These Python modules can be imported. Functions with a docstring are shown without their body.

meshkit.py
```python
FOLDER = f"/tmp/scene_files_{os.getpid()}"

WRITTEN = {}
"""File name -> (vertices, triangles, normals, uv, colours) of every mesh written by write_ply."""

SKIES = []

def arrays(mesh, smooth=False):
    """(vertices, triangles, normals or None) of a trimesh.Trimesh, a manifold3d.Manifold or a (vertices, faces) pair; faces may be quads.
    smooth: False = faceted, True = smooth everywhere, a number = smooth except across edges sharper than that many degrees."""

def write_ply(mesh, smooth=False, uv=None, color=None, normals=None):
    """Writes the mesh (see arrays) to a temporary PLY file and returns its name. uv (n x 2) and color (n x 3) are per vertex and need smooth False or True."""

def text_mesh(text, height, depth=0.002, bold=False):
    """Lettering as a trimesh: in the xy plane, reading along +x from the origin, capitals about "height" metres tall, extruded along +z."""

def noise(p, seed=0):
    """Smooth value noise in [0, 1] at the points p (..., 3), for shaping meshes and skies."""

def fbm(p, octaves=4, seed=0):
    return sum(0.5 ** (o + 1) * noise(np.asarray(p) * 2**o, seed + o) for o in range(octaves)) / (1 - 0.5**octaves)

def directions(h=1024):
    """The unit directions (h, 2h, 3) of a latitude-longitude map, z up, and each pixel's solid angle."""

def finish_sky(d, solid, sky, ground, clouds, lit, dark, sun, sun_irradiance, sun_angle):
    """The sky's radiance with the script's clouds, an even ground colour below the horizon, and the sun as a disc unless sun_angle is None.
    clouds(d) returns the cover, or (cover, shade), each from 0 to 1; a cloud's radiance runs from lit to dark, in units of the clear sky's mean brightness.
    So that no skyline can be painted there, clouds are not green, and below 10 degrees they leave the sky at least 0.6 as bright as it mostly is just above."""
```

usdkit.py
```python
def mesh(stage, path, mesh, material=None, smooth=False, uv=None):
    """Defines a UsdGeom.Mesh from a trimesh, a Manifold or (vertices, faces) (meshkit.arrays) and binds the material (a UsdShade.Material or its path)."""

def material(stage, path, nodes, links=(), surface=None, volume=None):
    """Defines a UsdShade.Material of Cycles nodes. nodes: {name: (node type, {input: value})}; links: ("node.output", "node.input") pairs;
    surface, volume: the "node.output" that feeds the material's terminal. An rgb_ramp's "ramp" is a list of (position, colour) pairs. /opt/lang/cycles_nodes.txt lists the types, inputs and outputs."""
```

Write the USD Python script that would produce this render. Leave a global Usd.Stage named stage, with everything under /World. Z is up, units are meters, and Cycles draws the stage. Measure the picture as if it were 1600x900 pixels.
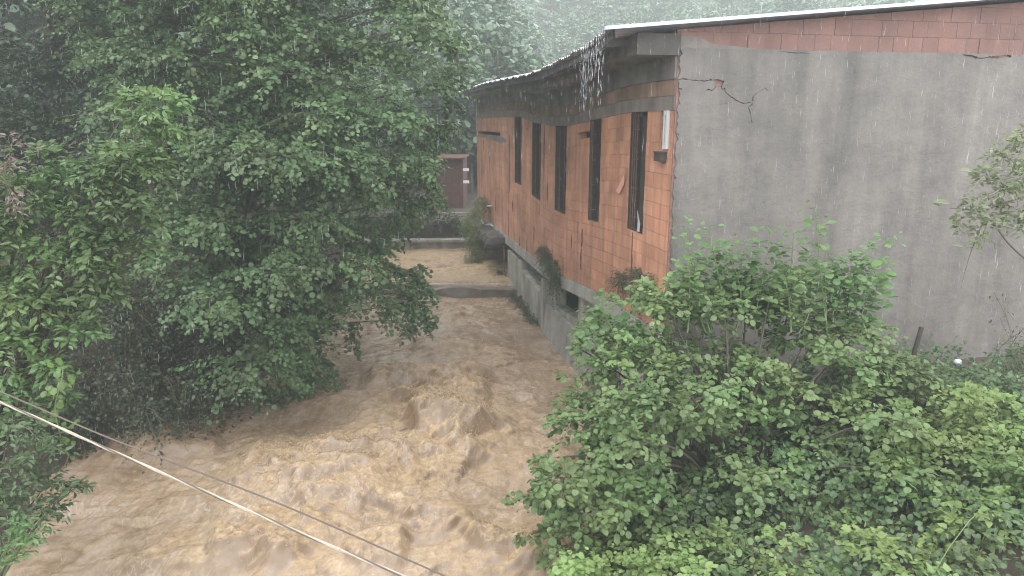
import math, random
import numpy as np, trimesh, usdkit, meshkit
from shapely.geometry import Polygon, LineString, box as sbox
from shapely.ops import unary_union
from pxr import Usd, UsdGeom, UsdLux, UsdShade, Gf, Sdf, Vt

stage = Usd.Stage.CreateInMemory()
UsdGeom.SetStageUpAxis(stage, UsdGeom.Tokens.z)
UsdGeom.SetStageMetersPerUnit(stage, 1.0)
UsdGeom.Xform.Define(stage, '/World')
UsdGeom.Scope.Define(stage, '/World/Looks')
rng = np.random.default_rng(7)
random.seed(7)

# ------------------------------------------------------------------ camera, sky, sun, exposure
F, PITCH, CAMH = 1120.0, math.radians(13), 4.7          # focal length in pixels of a 1600 wide picture
cam = UsdGeom.Camera.Define(stage, '/World/camera')
cam.CreateHorizontalApertureAttr(36.0); cam.CreateVerticalApertureAttr(20.25)
cam.CreateFocalLengthAttr(36.0 * F / 1600); cam.CreateClippingRangeAttr(Gf.Vec2f(0.05, 2000))
xf = UsdGeom.Xformable(cam.GetPrim())
xf.AddTranslateOp().Set(Gf.Vec3d(0, 0, CAMH)); xf.AddRotateXOp().Set(90 - math.degrees(PITCH))
cam.CreateExposureAttr(1.55)

SUN_EL, SUN_AZ = math.radians(62), math.radians(200)     # azimuth as atan2(x, y)
sunp = UsdLux.DistantLight.Define(stage, '/World/sun')
sunp.CreateIntensityAttr(0.14); sunp.CreateAngleAttr(40.0); sunp.CreateNormalizeAttr(True)
sunp.CreateColorAttr(Gf.Vec3f(1.0, 0.98, 0.95))
sx = UsdGeom.Xformable(sunp.GetPrim())
sx.AddRotateZOp().Set(-math.degrees(SUN_AZ)); sx.AddRotateXOp().Set(-(90 - math.degrees(SUN_EL)))

M = {}
def mat(name, nodes, links=(), surface='p.BSDF', volume=None):
    M[name] = usdkit.material(stage, '/World/Looks/' + name, nodes, links, surface=surface, volume=volume)
    return M[name]

mat('overcast_sky', {
    's': ('sky_texture', {'sky_type': 'single_scattering', 'sun_disc': False, 'sun_elevation': SUN_EL, 'sun_rotation': SUN_AZ}),
    'tc': ('texture_coordinate', {}),
    'n': ('noise_texture', {'scale': 2.2, 'detail': 5.0, 'roughness': 0.55}),
    'r': ('rgb_ramp', {'ramp': [(0.25, (7.0, 7.1, 7.2)), (0.75, (9.0, 9.0, 8.9))]}),
    'm': ('mix_color', {'fac': 0.9, 'use_clamp': False}),
    'b': ('background_shader', {'strength': 0.15})},
    [('tc.generated', 'n.vector'), ('n.fac', 'r.fac'), ('s.color', 'm.a'), ('r.color', 'm.b'), ('m.result', 'b.color')], surface='b.background')
dome = UsdLux.DomeLight.Define(stage, '/World/sky')
dome.GetPrim().SetCustomDataByKey('kind', 'structure')
UsdShade.MaterialBindingAPI.Apply(dome.GetPrim()).Bind(M['overcast_sky'])

# ------------------------------------------------------------------ helpers
C0 = np.array([0, 0, CAMH]); FW = np.array([0, math.cos(PITCH), -math.sin(PITCH)]); UP = np.array([0, math.sin(PITCH), math.cos(PITCH)])
def ray(x, y): return FW + np.array([1.0, 0, 0]) * (x - 800) / F + UP * (450 - y) / F
def at(x, y, Y): r = ray(x, y); return C0 + r * (Y / r[1])          # the point of the place that stands Y metres ahead
def atz(x, y, z=0.0): r = ray(x, y); return C0 + r * ((z - CAMH) / r[2])

used = {}
def path_for(name, parent):
    base = (str(parent.GetPath()) if parent is not None else '/World') + '/' + name
    n = used.get(base, 0); used[base] = n + 1
    return base if n == 0 else f'{base}_{n:03d}'
def tag(o, label=None, cat=None, group=None, kind=None):
    p = o if isinstance(o, Usd.Prim) else o.GetPrim()
    for k, v in (('label', label), ('category', cat), ('group', group), ('kind', kind)):
        if v: p.SetCustomDataByKey(k, v)
    return p
def thing(name, label, cat, group=None, loc=None):
    x = UsdGeom.Xform.Define(stage, path_for(name, None))
    if loc is not None: x.AddTranslateOp().Set(Gf.Vec3d(*map(float, loc)))
    return tag(x, label, cat, group)
def obj(name, mesh, m, parent=None, smooth=False, label=None, cat=None, kind=None, group=None, attrs=None, loc=None):
    if isinstance(mesh, list): mesh = trimesh.util.concatenate(mesh)
    if loc is not None:
        v, f, _ = meshkit.arrays(mesh); mesh = (v - np.asarray(loc), f)
    u = usdkit.mesh(stage, path_for(name, parent), mesh, M[m], smooth=smooth)
    if attrs:
        for k, a in attrs.items():
            UsdGeom.PrimvarsAPI(u).CreatePrimvar(k, Sdf.ValueTypeNames.FloatArray, 'vertex').Set(Vt.FloatArray.FromNumpy(np.asarray(a, np.float32)))
    return tag(u, label, cat, group, kind)

def tube(pts, rad, n=6, cap=True):
    pts = np.asarray(pts, float); k = len(pts); rad = np.broadcast_to(np.asarray(rad, float), (k,))
    t = np.gradient(pts, axis=0); t /= np.linalg.norm(t, axis=1, keepdims=True) + 1e-12
    ref = np.array([0, 0, 1.0]) if abs(t[:, 2]).mean() < .8 else np.array([1.0, 0, 0])
    a = np.cross(t, ref); a /= np.linalg.norm(a, axis=1, keepdims=True) + 1e-12; b = np.cross(t, a)
    ang = np.arange(n) * 2 * math.pi / n
    v = pts[:, None] + rad[:, None, None] * (np.cos(ang)[None, :, None] * a[:, None] + np.sin(ang)[None, :, None] * b[:, None])
    v = v.reshape(-1, 3); f = []
    for i in range(k - 1):
        for j in range(n):
            p, q = i * n + j, i * n + (j + 1) % n
            f += [(p, q, q + n), (p, q + n, p + n)]
    if cap:
        for i in range(1, n - 1):
            f.append((0, i + 1, i)); f.append(((k - 1) * n, (k - 1) * n + i, (k - 1) * n + i + 1))
    return trimesh.Trimesh(v, f, process=False)
def bez(p0, p1, p2, n=7):
    s = np.linspace(0, 1, n)[:, None]
    return (1 - s) ** 2 * np.asarray(p0) + 2 * s * (1 - s) * np.asarray(p1) + s ** 2 * np.asarray(p2)
def smoothpath(pts, n=24):
    pts = np.asarray(pts, float)
    from scipy.interpolate import CubicSpline
    s = np.concatenate([[0], np.cumsum(np.linalg.norm(np.diff(pts, axis=0), axis=1))])
    return CubicSpline(s, pts)(np.linspace(0, s[-1], n))
def bx(x0, x1, y0, y1, z0, z1):
    m = trimesh.creation.box([x1 - x0, y1 - y0, z1 - z0]); m.apply_translation([(x0 + x1) / 2, (y0 + y1) / 2, (z0 + z1) / 2]); return m
def interp(x, pairs):
    p = np.array(pairs); return np.interp(x, p[:, 0], p[:, 1])

# ------------------------------------------------------------------ materials
P = lambda **k: ('principled_bsdf', k)
def leaf_mat(name, dark, mid, light, yellow=None, rough=0.42, trans=0.28, spec=0.4):
    ramp = [(0.0, dark), (0.5, mid), (0.9, light)] + ([(0.975, light), (0.985, yellow)] if yellow else [])
    mat(name, {
        'g': ('geometry', {}), 'r': ('rgb_ramp', {'ramp': ramp}),
        'n': ('noise_texture', {'scale': 0.9, 'detail': 2.0}),
        'hn': ('map_range', {'from_min': 0.3, 'from_max': 0.7, 'to_min': 0.66, 'to_max': 1.32}),
        'hh': ('map_range', {'from_min': .3, 'from_max': .7, 'to_min': .475, 'to_max': .515}), 'n9': ('noise_texture', {'scale': 1.7, 'detail': 2.0}),
        'h': ('hsv', {'saturation': .88}),
        'p': P(roughness=rough, specular_ior_level=spec), 't': ('translucent_bsdf', {}), 'm': ('mix_closure', {'fac': trans})},
        [('g.random_per_island', 'r.fac'), ('g.position', 'n.vector'), ('n.fac', 'hn.value'), ('hn.result', 'h.value'), ('g.position', 'n9.vector'), ('n9.fac', 'hh.value'), ('hh.result', 'h.hue'), ('r.color', 'h.color'),
         ('h.color', 'p.base_color'), ('h.color', 't.color'), ('p.BSDF', 'm.closure1'), ('t.BSDF', 'm.closure2')], surface='m.closure')
leaf_mat('alder_leaf', (.062, .120, .040), (.125, .222, .068), (.25, .38, .12), yellow=(.36, .42, .16))
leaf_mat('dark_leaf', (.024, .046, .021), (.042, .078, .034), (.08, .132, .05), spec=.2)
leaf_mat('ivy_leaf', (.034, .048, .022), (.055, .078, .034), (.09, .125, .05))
leaf_mat('shrub_leaf', (.08, .15, .04), (.16, .265, .065), (.28, .40, .11), yellow=(.45, .40, .06))
leaf_mat('low_bush_leaf', (.06, .11, .04), (.11, .185, .06), (.19, .29, .095))
leaf_mat('vine_leaf', (.08, .15, .03), (.13, .22, .045), (.19, .27, .07), yellow=(.45, .40, .08))
leaf_mat('hazel_leaf', (.10, .170, .048), (.20, .305, .090), (.34, .46, .155), yellow=(.42, .42, .08))
leaf_mat('shoot_leaf', (.085, .17, .05), (.15, .27, .075), (.24, .38, .12), trans=0.35)
leaf_mat('bramble_leaf', (.125, .20, .045), (.25, .36, .085), (.38, .47, .14), yellow=(.34, .36, .14))
leaf_mat('pale_leaf', (.13, .16, .08), (.24, .27, .15), (.42, .43, .30), yellow=(.30, .30, .03))
leaf_mat('hill_leaf', (.08, .14, .08), (.115, .19, .10), (.15, .23, .12), trans=0.1)  # paled so that mist fading of the far hills is in the colour
leaf_mat('creeper_leaf', (.14, .18, .06), (.27, .31, .11), (.38, .40, .18))
leaf_mat('weed_leaf', (.05, .07, .03), (.09, .12, .05), (.14, .17, .08))

def plain(name, c, rough=0.6, metal=0.0, spec=0.5, noise=None, amt=0.35, bump=0.0, stretch=(1, 1, 1)):
    nodes = {'p': P(base_color=c, roughness=rough, metallic=metal, specular_ior_level=spec)}; links = []
    if noise:
        nodes |= {'g': ('geometry', {}), 'mp': ('mapping', {'scale': stretch}), 'n': ('noise_texture', {'scale': noise, 'detail': 6.0, 'roughness': 0.62}),
                  'r': ('rgb_ramp', {'ramp': [(0.25, tuple(x * (1 - amt) for x in c)), (0.5, c), (0.75, tuple(min(1, x * (1 + amt)) for x in c))]})}
        links = [('g.position', 'mp.vector'), ('mp.vector', 'n.vector'), ('n.fac', 'r.fac'), ('r.color', 'p.base_color')]
        if bump:
            nodes['b'] = ('bump', {'strength': 0.6, 'distance': bump}); links += [('n.fac', 'b.height'), ('b.normal', 'p.normal')]
    mat(name, nodes, links)
plain('bark', (.060, .048, .038), .8, noise=9, amt=.6, bump=.02, stretch=(1, 1, .25))
plain('twig', (.09, .075, .05), .7)
plain('green_stem', (.10, .15, .05), .6)
plain('concrete', (.25, .24, .22), .65, noise=2.5, amt=.45, bump=.006, stretch=(1, 1, .5))
plain('mossy_concrete', (.23, .225, .19), .7, noise=3.0, amt=.6, bump=.01, stretch=(1, 1, .35))
plain('wet_concrete', (.125, .115, .113), .45, noise=3.0, amt=.6, bump=.004, stretch=(1, 1, .2))
plain('lintel_concrete', (.15, .128, .115), .55, noise=4.0, amt=.45, bump=.004, stretch=(1, 1, .35))
plain('mortar', (.35, .195, .13), .8, noise=14, amt=.4)
plain('crack_brick', (.06, .045, .04), .8, noise=20, amt=.6)
plain('roof_metal', (.36, .38, .42), .32, metal=.85, noise=3, amt=.3)
plain('fascia', (.46, .51, .62), .3, spec=.6)
plain('dark_soffit', (.07, .062, .066), .6, noise=6, amt=.5, stretch=(1, 1, .1))
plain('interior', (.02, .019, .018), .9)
plain('white_plastic', (.42, .43, .44), .4)
plain('glass_dark', (.10, .11, .12), .08, spec=.8)
plain('dark_wood', (.03, .023, .019), .7, noise=12, amt=.5)
plain('rust_bar', (.10, .055, .04), .7, noise=30, amt=.5)
plain('rag', (.50, .25, .20), .8)
plain('rusty_sheet', (.085, .036, .03), .6, noise=4, amt=.5)
plain('pale_paint', (.62, .64, .66), .5)
plain('soil', (.055, .043, .030), .9, noise=3, amt=.5, bump=.03)
plain('pale_rope', (.30, .262, .215), .6, noise=60, amt=.25)
plain('dark_cable', (.075, .058, .045), .5)
plain('litter', (.36, .38, .42), .5)

def brick_mat(name, lo, mid, hi, stain):
    mat(name, {
        'g': ('geometry', {}), 'o': ('object_info', {}),
        'ad': ('math', {'math_type': 'add'}), 'fr': ('math', {'math_type': 'fraction'}),
        'r': ('rgb_ramp', {'ramp': [(0, lo), (.5, mid), (1, hi)]}),
        'mp': ('mapping', {'scale': (5, 5, .35)}), 'n': ('noise_texture', {'scale': 1.0, 'detail': 5.0, 'roughness': .6}),
        'sr': ('rgb_ramp', {'ramp': [(.44, (0, 0, 0)), (.76, (.85,) * 3)]}),
        'mx': ('mix_color', {'b': stain}),
        'n2': ('noise_texture', {'scale': 26.0, 'detail': 5.0}),
        'n3': ('noise_texture', {'scale': 1.3, 'detail': 4.0}),
        'vr': ('map_range', {'from_min': .3, 'from_max': .7, 'to_min': .64, 'to_max': 1.2}),
        'h': ('hsv', {}),
        'b': ('bump', {'strength': .5, 'distance': .006}),
        'p': P(roughness=.62, specular_ior_level=.4)},
        [('g.random_per_island', 'ad.value1'), ('o.random', 'ad.value2'), ('ad.value', 'fr.value1'), ('fr.value', 'r.fac'), ('g.position', 'mp.vector'), ('mp.vector', 'n.vector'),
         ('n.fac', 'sr.fac'), ('sr.color', 'mx.fac'), ('r.color', 'h.color'), ('g.position', 'n3.vector'), ('n3.fac', 'vr.value'), ('vr.result', 'h.value'), ('h.color', 'mx.a'), ('g.position', 'n2.vector'), ('n2.fac', 'b.height'), ('b.normal', 'p.normal'), ('mx.result', 'p.base_color')])
brick_mat('orange_brick', (.385, .178, .108), (.43, .208, .128), (.47, .24, .152), (.17, .10, .075))
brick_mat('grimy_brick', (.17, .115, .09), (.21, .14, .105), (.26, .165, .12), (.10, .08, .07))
brick_mat('pink_brick', (.195, .10, .083), (.217, .112, .093), (.24, .127, .106), (.17, .10, .09))

mat('plaster', {
    'g': ('geometry', {}),
    'mp': ('mapping', {'scale': (1.7, 1.7, .30)}), 'n': ('noise_texture', {'scale': 1.0, 'detail': 8.0, 'roughness': .6, 'distortion': .4}),
    'r': ('rgb_ramp', {'ramp': [(.28, (.087, .079, .074)), (.46, (.122, .111, .104)), (.60, (.141, .128, .119)), (.78, (.195, .18, .166))]}),
    'n2': ('noise_texture', {'scale': 2.3, 'detail': 6.0, 'roughness': .65}),
    'r2': ('rgb_ramp', {'ramp': [(.3, (.78, .78, .78)), (.5, (1, 1, 1)), (.70, (1.18, 1.16, 1.12))]}),
    'mx': ('mix_color', {'blend_type': 'multiply', 'fac': 1.0, 'use_clamp': False}),
    'mp2': ('mapping', {'scale': (7, 7, .22)}), 'n4': ('noise_texture', {'scale': 1.0, 'detail': 7.0, 'roughness': .7}), 'r4': ('rgb_ramp', {'ramp': [(.36, (.80, .80, .79)), (.5, (1, 1, 1)), (.68, (1.07, 1.07, 1.07))]}), 'mx2': ('mix_color', {'blend_type': 'multiply', 'fac': .35, 'use_clamp': False}),
    'n3': ('noise_texture', {'scale': 35.0, 'detail': 6.0, 'roughness': .7}),
    'b': ('bump', {'strength': .5, 'distance': .006}), 'b2': ('bump', {'strength': .6, 'distance': .05}),
    'p': P(roughness=.5, specular_ior_level=.45)},
    [('g.position', 'mp.vector'), ('mp.vector', 'n.vector'), ('n.fac', 'r.fac'), ('g.position', 'n2.vector'), ('n2.fac', 'r2.fac'), ('r.color', 'mx.a'), ('r2.color', 'mx.b'), ('g.position', 'mp2.vector'), ('mp2.vector', 'n4.vector'), ('n4.fac', 'r4.fac'), ('mx.result', 'mx2.a'), ('r4.color', 'mx2.b'),
     ('mx2.result', 'p.base_color'), ('g.position', 'n3.vector'), ('n2.fac', 'b2.height'), ('b2.normal', 'b.normal'), ('n3.fac', 'b.height'), ('b.normal', 'p.normal')])

mat('muddy_water', {
    'a': ('attribute', {'attribute': 'foam'}), 'c': ('attribute', {'attribute': 'crest'}), 'mc': ('mix_color', {'b': (.105, .064, .033)}),  # crest tint: shade of camera-facing wave fronts put into the colour
    'ns': ('noise_texture', {'scale': 1.5, 'detail': 7.0, 'roughness': .6, 'distortion': 2.2}), 'ns2': ('noise_texture', {'scale': .8, 'detail': 3.0}), 'd1': ('math', {'math_type': 'subtract', 'value2': .5}), 'd2': ('math', {'math_type': 'absolute'}),
    'd3': ('map_range', {'from_min': 0.0, 'from_max': .022, 'to_min': .5, 'to_max': 0.0, 'clamp': True}), 'd4': ('map_range', {'from_min': .42, 'from_max': .62, 'clamp': True}), 'd5': ('math', {'math_type': 'multiply'}), 'ms': ('mix_color', {'b': (.48, .41, .345)}),
    'g': ('geometry', {}),
    'mp': ('mapping', {'scale': (1.8, .6, 1)}),
    'n': ('noise_texture', {'scale': 1.6, 'detail': 7.0, 'roughness': .55, 'distortion': 1.4}),
    'r': ('rgb_ramp', {'ramp': [(.30, (.145, .098, .060)), (.5, (.215, .155, .105)), (.70, (.275, .214, .168))]}),
    'n2': ('noise_texture', {'scale': 9.0, 'detail': 10.0, 'roughness': .74, 'distortion': .8}),
    'fr': ('rgb_ramp', {'ramp': [(.30, (.16, .095, .042)), (.41, (.33, .222, .125)), (.56, (.43, .315, .19)), (.70, (.57, .465, .335))]}),
    'fm': ('math', {'math_type': 'multiply_add', 'value2': 1.3, 'value3': -.72}),
    'fa': ('math', {'math_type': 'add', 'use_clamp': True}),
    'mx': ('mix_color', {}),
    'rr': ('map_range', {'to_min': .10, 'to_max': .6}),
    'bs': ('map_range', {'to_min': .22, 'to_max': .9}),
    'b': ('bump', {'distance': .05}), 'b2': ('bump', {'distance': .018}),
    'n3': ('noise_texture', {'scale': 26.0, 'detail': 5.0, 'roughness': .65, 'distortion': .8}),
    'p': P(specular_ior_level=.75, ior=1.33)},
    [('g.position', 'mp.vector'), ('mp.vector', 'n.vector'), ('n.fac', 'r.fac'), ('g.position', 'n2.vector'), ('n2.fac', 'fr.fac'), ('n2.fac', 'fm.value1'),
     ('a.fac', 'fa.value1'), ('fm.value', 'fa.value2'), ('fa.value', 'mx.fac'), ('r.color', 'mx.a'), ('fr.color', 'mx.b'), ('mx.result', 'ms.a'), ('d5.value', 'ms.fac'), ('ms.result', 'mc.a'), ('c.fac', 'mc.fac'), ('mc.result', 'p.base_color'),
     ('mp.vector', 'ns.vector'), ('ns.fac', 'd1.value1'), ('d1.value', 'd2.value1'), ('d2.value', 'd3.value'), ('g.position', 'ns2.vector'), ('ns2.fac', 'd4.value'), ('d3.result', 'd5.value1'), ('d4.result', 'd5.value2'),
     ('fa.value', 'rr.value'), ('rr.result', 'p.roughness'), ('fa.value', 'bs.value'), ('bs.result', 'b.strength'), ('bs.result', 'b2.strength'), ('n2.fac', 'b.height'), ('g.position', 'n3.vector'), ('n3.fac', 'b2.height'), ('b.normal', 'b2.normal'), ('b2.normal', 'p.normal')])
mat('falling_water', {'gl': ('glossy_bsdf', {'color': (.9, .92, .95), 'roughness': .25}), 'd': ('diffuse_bsdf', {'color': (.75, .77, .8)}), 't': ('transparent_bsdf', {'color': (.95, .96, .98)}),
    'm1': ('mix_closure', {'fac': .5}), 'm2': ('mix_closure', {'fac': .5})},
    [('gl.BSDF', 'm1.closure1'), ('d.BSDF', 'm1.closure2'), ('t.BSDF', 'm2.closure1'), ('m1.closure', 'm2.closure2')], surface='m2.closure')
mat('rain_haze', {'v': ('principled_volume', {'color': (.89, .95, .935), 'density': .0026, 'anisotropy': .2})}, surface=None, volume='v.volume')

# ------------------------------------------------------------------ ground, hills
EDGE_L = [(-3, -4.6), (2, -4.9), (5.5, -5.2), (7, -5.6), (9, -6.2), (10.0, -6.1), (10.7, -4.8), (12, -4.7), (20, -4.8), (26, -5.2), (40, -6)]
EDGE_R = [(-3, 0.6), (5, 0.75), (8, 1.0), (12, 1.3), (16, 1.2), (22, 1.9), (40, 2.5)]
def fb(x, y, s, o=4, seed=0): return meshkit.fbm(np.stack([x * s, y * s, np.zeros_like(x) + seed * 3.7], -1), o, seed) * 2 - 1
def ground_z(x, y):
    el, er = interp(y, EDGE_L), interp(y, EDGE_R)
    dl, dr = el - x, x - er
    left = np.where(dl > 0, 2.6 * (1 - np.exp(-dl / 1.6)) + .22 * np.clip(dl - 2, 0, 60), dl * .9)
    right = np.where(dr > 0, 1.25 * (1 - np.exp(-dr / .9)), dr * .9)
    ch = np.maximum(np.maximum(left, right), -.8)
    up = np.clip((y - 25.6) / 1.2, 0, 1); up = up * up * (3 - 2 * up)
    crest = 44 - 36 / (1 + np.exp(-(x - 23.5) / 2.0))
    hill = 1.1 + np.clip(y - 36, 0, 64) * .10 + np.where(y < 142, np.clip(y - 100, 0, None) * (crest / 42), crest - (y - 142) * .12) + .8 * fb(x, y, .06, 3, 2)
    far = np.clip(y - 175, 0, None) * .95; far = np.where(far > 58, 58 + .03 * (far - 58), far) + 2 * fb(x, y, .03, 3, 5)
    hill = np.maximum(hill, np.where(y > 168, far, -9))
    return ch * (1 - up) + np.maximum(hill, .9) * up + .06 * fb(x, y, .8, 4, 1)
def grid(xs, ys, fz):
    X, Y = np.meshgrid(xs, ys); Z = fz(X, Y)
    v = np.stack([X, Y, Z], -1).reshape(-1, 3); n = len(xs); i = np.arange(len(ys) - 1)[:, None] * n + np.arange(n - 1)[None]
    q = np.stack([i, i + 1, i + n + 1, i + n], -1).reshape(-1, 4)
    return v, q
xs = np.concatenate([np.linspace(-140, -20, 42)[:-1], np.arange(-20, 14, .35), np.linspace(14, 170, 66)])
ys = np.concatenate([np.arange(-12, 34, .4), np.arange(34, 150, 2.0), np.linspace(151, 260, 50)])
v, q = grid(xs, ys, ground_z)
obj('ground', (v, q), 'soil', smooth=True, kind='structure')

# ------------------------------------------------------------------ river
def river():
    xs = np.arange(-9.0, 2.9, .033)
    ys = np.concatenate([np.arange(3.5, 14, .028), np.arange(14, 22, .04), np.arange(22, 25.9, .09)])
    X, Y = np.meshgrid(xs, ys)
    def n2(a, b, sx_, sy_, o, seed): return meshkit.fbm(np.stack([a * sx_, b * sy_, np.full_like(a, seed * 1.7)], -1), o, seed)
    wx, wy = n2(X, Y, .9, .9, 3, 11) - .5, n2(X, Y, .9, .9, 3, 12) - .5
    A, B = X + wx * 1.1, Y + wy * 1.1
    Z = .34 * (n2(A, B, .42, .55, 3, 1) - .5)
    rid = 1 - np.abs(2 * n2(A, B, .95, 1.7, 3, 2) - 1)                    # sharp little crests lying across the current
    Z += (.02 + .22 * np.clip(n2(X, Y, .45, .45, 2, 3) * 1.6 - .35, 0, 1)) * (rid ** 2.2 - .35)
    rid2 = 1 - np.abs(2 * n2(A * .8 + B * .35 + 5, B - .3 * A, 2.0, 3.4, 3, 6) - 1)
    Z += (.015 + .05 * n2(X, Y, .6, .6, 2, 8)) * (rid2 ** 2 - .4)
    foam = np.clip((rid - .86) * .8, 0, .10)
    turb = np.zeros_like(X)
    def roller(pts, w, h, t, seed, skew=.6):
        nonlocal Z, foam, turb
        w, h = w * 1.3, h * 1.3
        pw = np.array([atz(*p, .15)[:2] for p in pts]); pw = smoothpath(pw, 40)
        best = np.full(X.shape, 1e9); sd = np.zeros_like(X); tt = np.zeros_like(X)
        for k in range(len(pw) - 1):
            a, b = pw[k], pw[k + 1]; e = b - a; L = np.linalg.norm(e); e = e / L; nn = np.array([-e[1], e[0]])
            s = np.clip((X - a[0]) * e[0] + (Y - a[1]) * e[1], 0, L)
            dx, dy = X - a[0] - s * e[0], Y - a[1] - s * e[1]; d2 = dx * dx + dy * dy
            m = d2 < best; best = np.where(m, d2, best); sd = np.where(m, dx * nn[0] + dy * nn[1], sd); tt = np.where(m, (k + s / L) / (len(pw) - 1), tt)
        dist = np.sqrt(best); irr = .5 + 1.0 * n2(X, Y, 1.7, 1.7, 4, seed)
        side = np.where(sd > 0, w * (1 + skew), w)                         # steep towards the camera, long on the far side
        env = np.exp(-(dist / (side * irr)) ** 2) * np.clip(np.sin(np.clip(tt, 0, 1) * math.pi) * 1.8 + .35, 0, 1)
        Z = Z + h * env * irr; turb = np.maximum(turb, env * t); foam = np.maximum(foam, env ** .55 * t * 1.25)
    roller([(350, 765), (430, 745), (540, 735), (640, 720), (740, 705), (780, 715)], .50, .20, .85, 21)
    roller([(430, 800), (520, 790), (620, 780), (700, 750)], .28, .10, .6, 22)
    roller([(640, 690), (700, 680), (760, 695)], .30, .22, .95, 23)
    roller([(560, 602), (640, 598), (700, 590), (760, 575)], .30, .26, .45, 24)
    roller([(660, 650), (710, 628), (770, 622)], .40, .30, .8, 25)
    roller([(320, 860), (400, 850), (480, 875)], .30, .22, .95, 26)
    roller([(540, 875), (590, 860), (640, 855)], .16, .13, .6, 27)
    roller([(640, 825), (680, 815), (720, 830)], .18, .14, .6, 28)
    roller([(740, 860), (800, 850), (860, 870)], .3, .14, .8, 29)
    roller([(440, 640), (520, 630), (600, 640)], .3, .12, .25, 30)
    roller([(200, 690), (270, 690), (350, 680)], .35, .14, .25, 31)
    roller([(560, 500), (640, 480), (740, 500)], .5, .12, .25, 32)
    roller([(600, 425), (690, 420), (790, 425)], 1.0, .12, .5, 33)
    roller([(640, 545), (730, 540), (800, 560)], .35, .14, .3, 34)
    fine = 1 - np.abs(2 * n2(A * 1.0 + 3, B, 3.4, 4.2, 4, 41) - 1)
    Z += turb * (.66 * (n2(A, B, 2.0, 2.8, 5, 42) - .5) + .17 * (fine ** 2 - .4)) + .018 * (fine ** 2 - .4)
    foam = np.clip(foam * (.55 + .95 * n2(A, B, 1.8, 2.4, 4, 43)) + 1.6 * np.clip(n2(X, Y, .45, .45, 4, 44) - .55, 0, 1) + .9 * np.clip(n2(A, B * .5, 1.6, 1.6, 4, 45) - .60, 0, 1), 0, 1)
    gy = np.gradient(Z, axis=0) / np.gradient(Y, axis=0)
    foam = np.clip(foam * (1 - np.clip(gy * 1.2 - .5, 0, .9)) - .30 * np.clip(gy * 1.3 - .5, 0, 1), -.3, 1) + .62 * np.clip((Y - 19.6) / .5, 0, 1)  # foam cut on camera-facing fronts as shade, raised past the weir to brighten
    crest = np.clip((gy - .28) * 2.6, 0, 1) * np.clip(2.6 * n2(X, Y, 3.5, 3.5, 4, 51) - .75, 0, 1) * np.clip(2.4 * n2(X, Y, .7, .7, 2, 52) - .75, 0, 1)  # dark brown shading painted on steep wave faces turned to the camera
    up = np.clip((Y - 19.42) / .12, 0, 1); Z = Z * (1 - .55 * up); Z += .30 * up * up * (3 - 2 * up)
    # turbulent crests lean over downstream
    Yd = Y - turb * np.clip(Z, 0, .5) * .3
    v = np.stack([X + turb * .12 * wx, Yd, Z], -1).reshape(-1, 3); n = len(xs)
    i = np.arange(len(ys) - 1)[:, None] * n + np.arange(n - 1)[None]
    q = np.stack([i, i + 1, i + n + 1, i + n], -1).reshape(-1, 4)
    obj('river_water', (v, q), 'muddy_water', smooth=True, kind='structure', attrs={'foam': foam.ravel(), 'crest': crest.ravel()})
    # spray thrown up from the rollers
    pw_ = (turb ** 3 * np.clip(2.5 * n2(X, Y, 1.8, 1.8, 3, 61) - .9, 0, 1) * np.clip(Z, 0, 1)).ravel()
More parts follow.
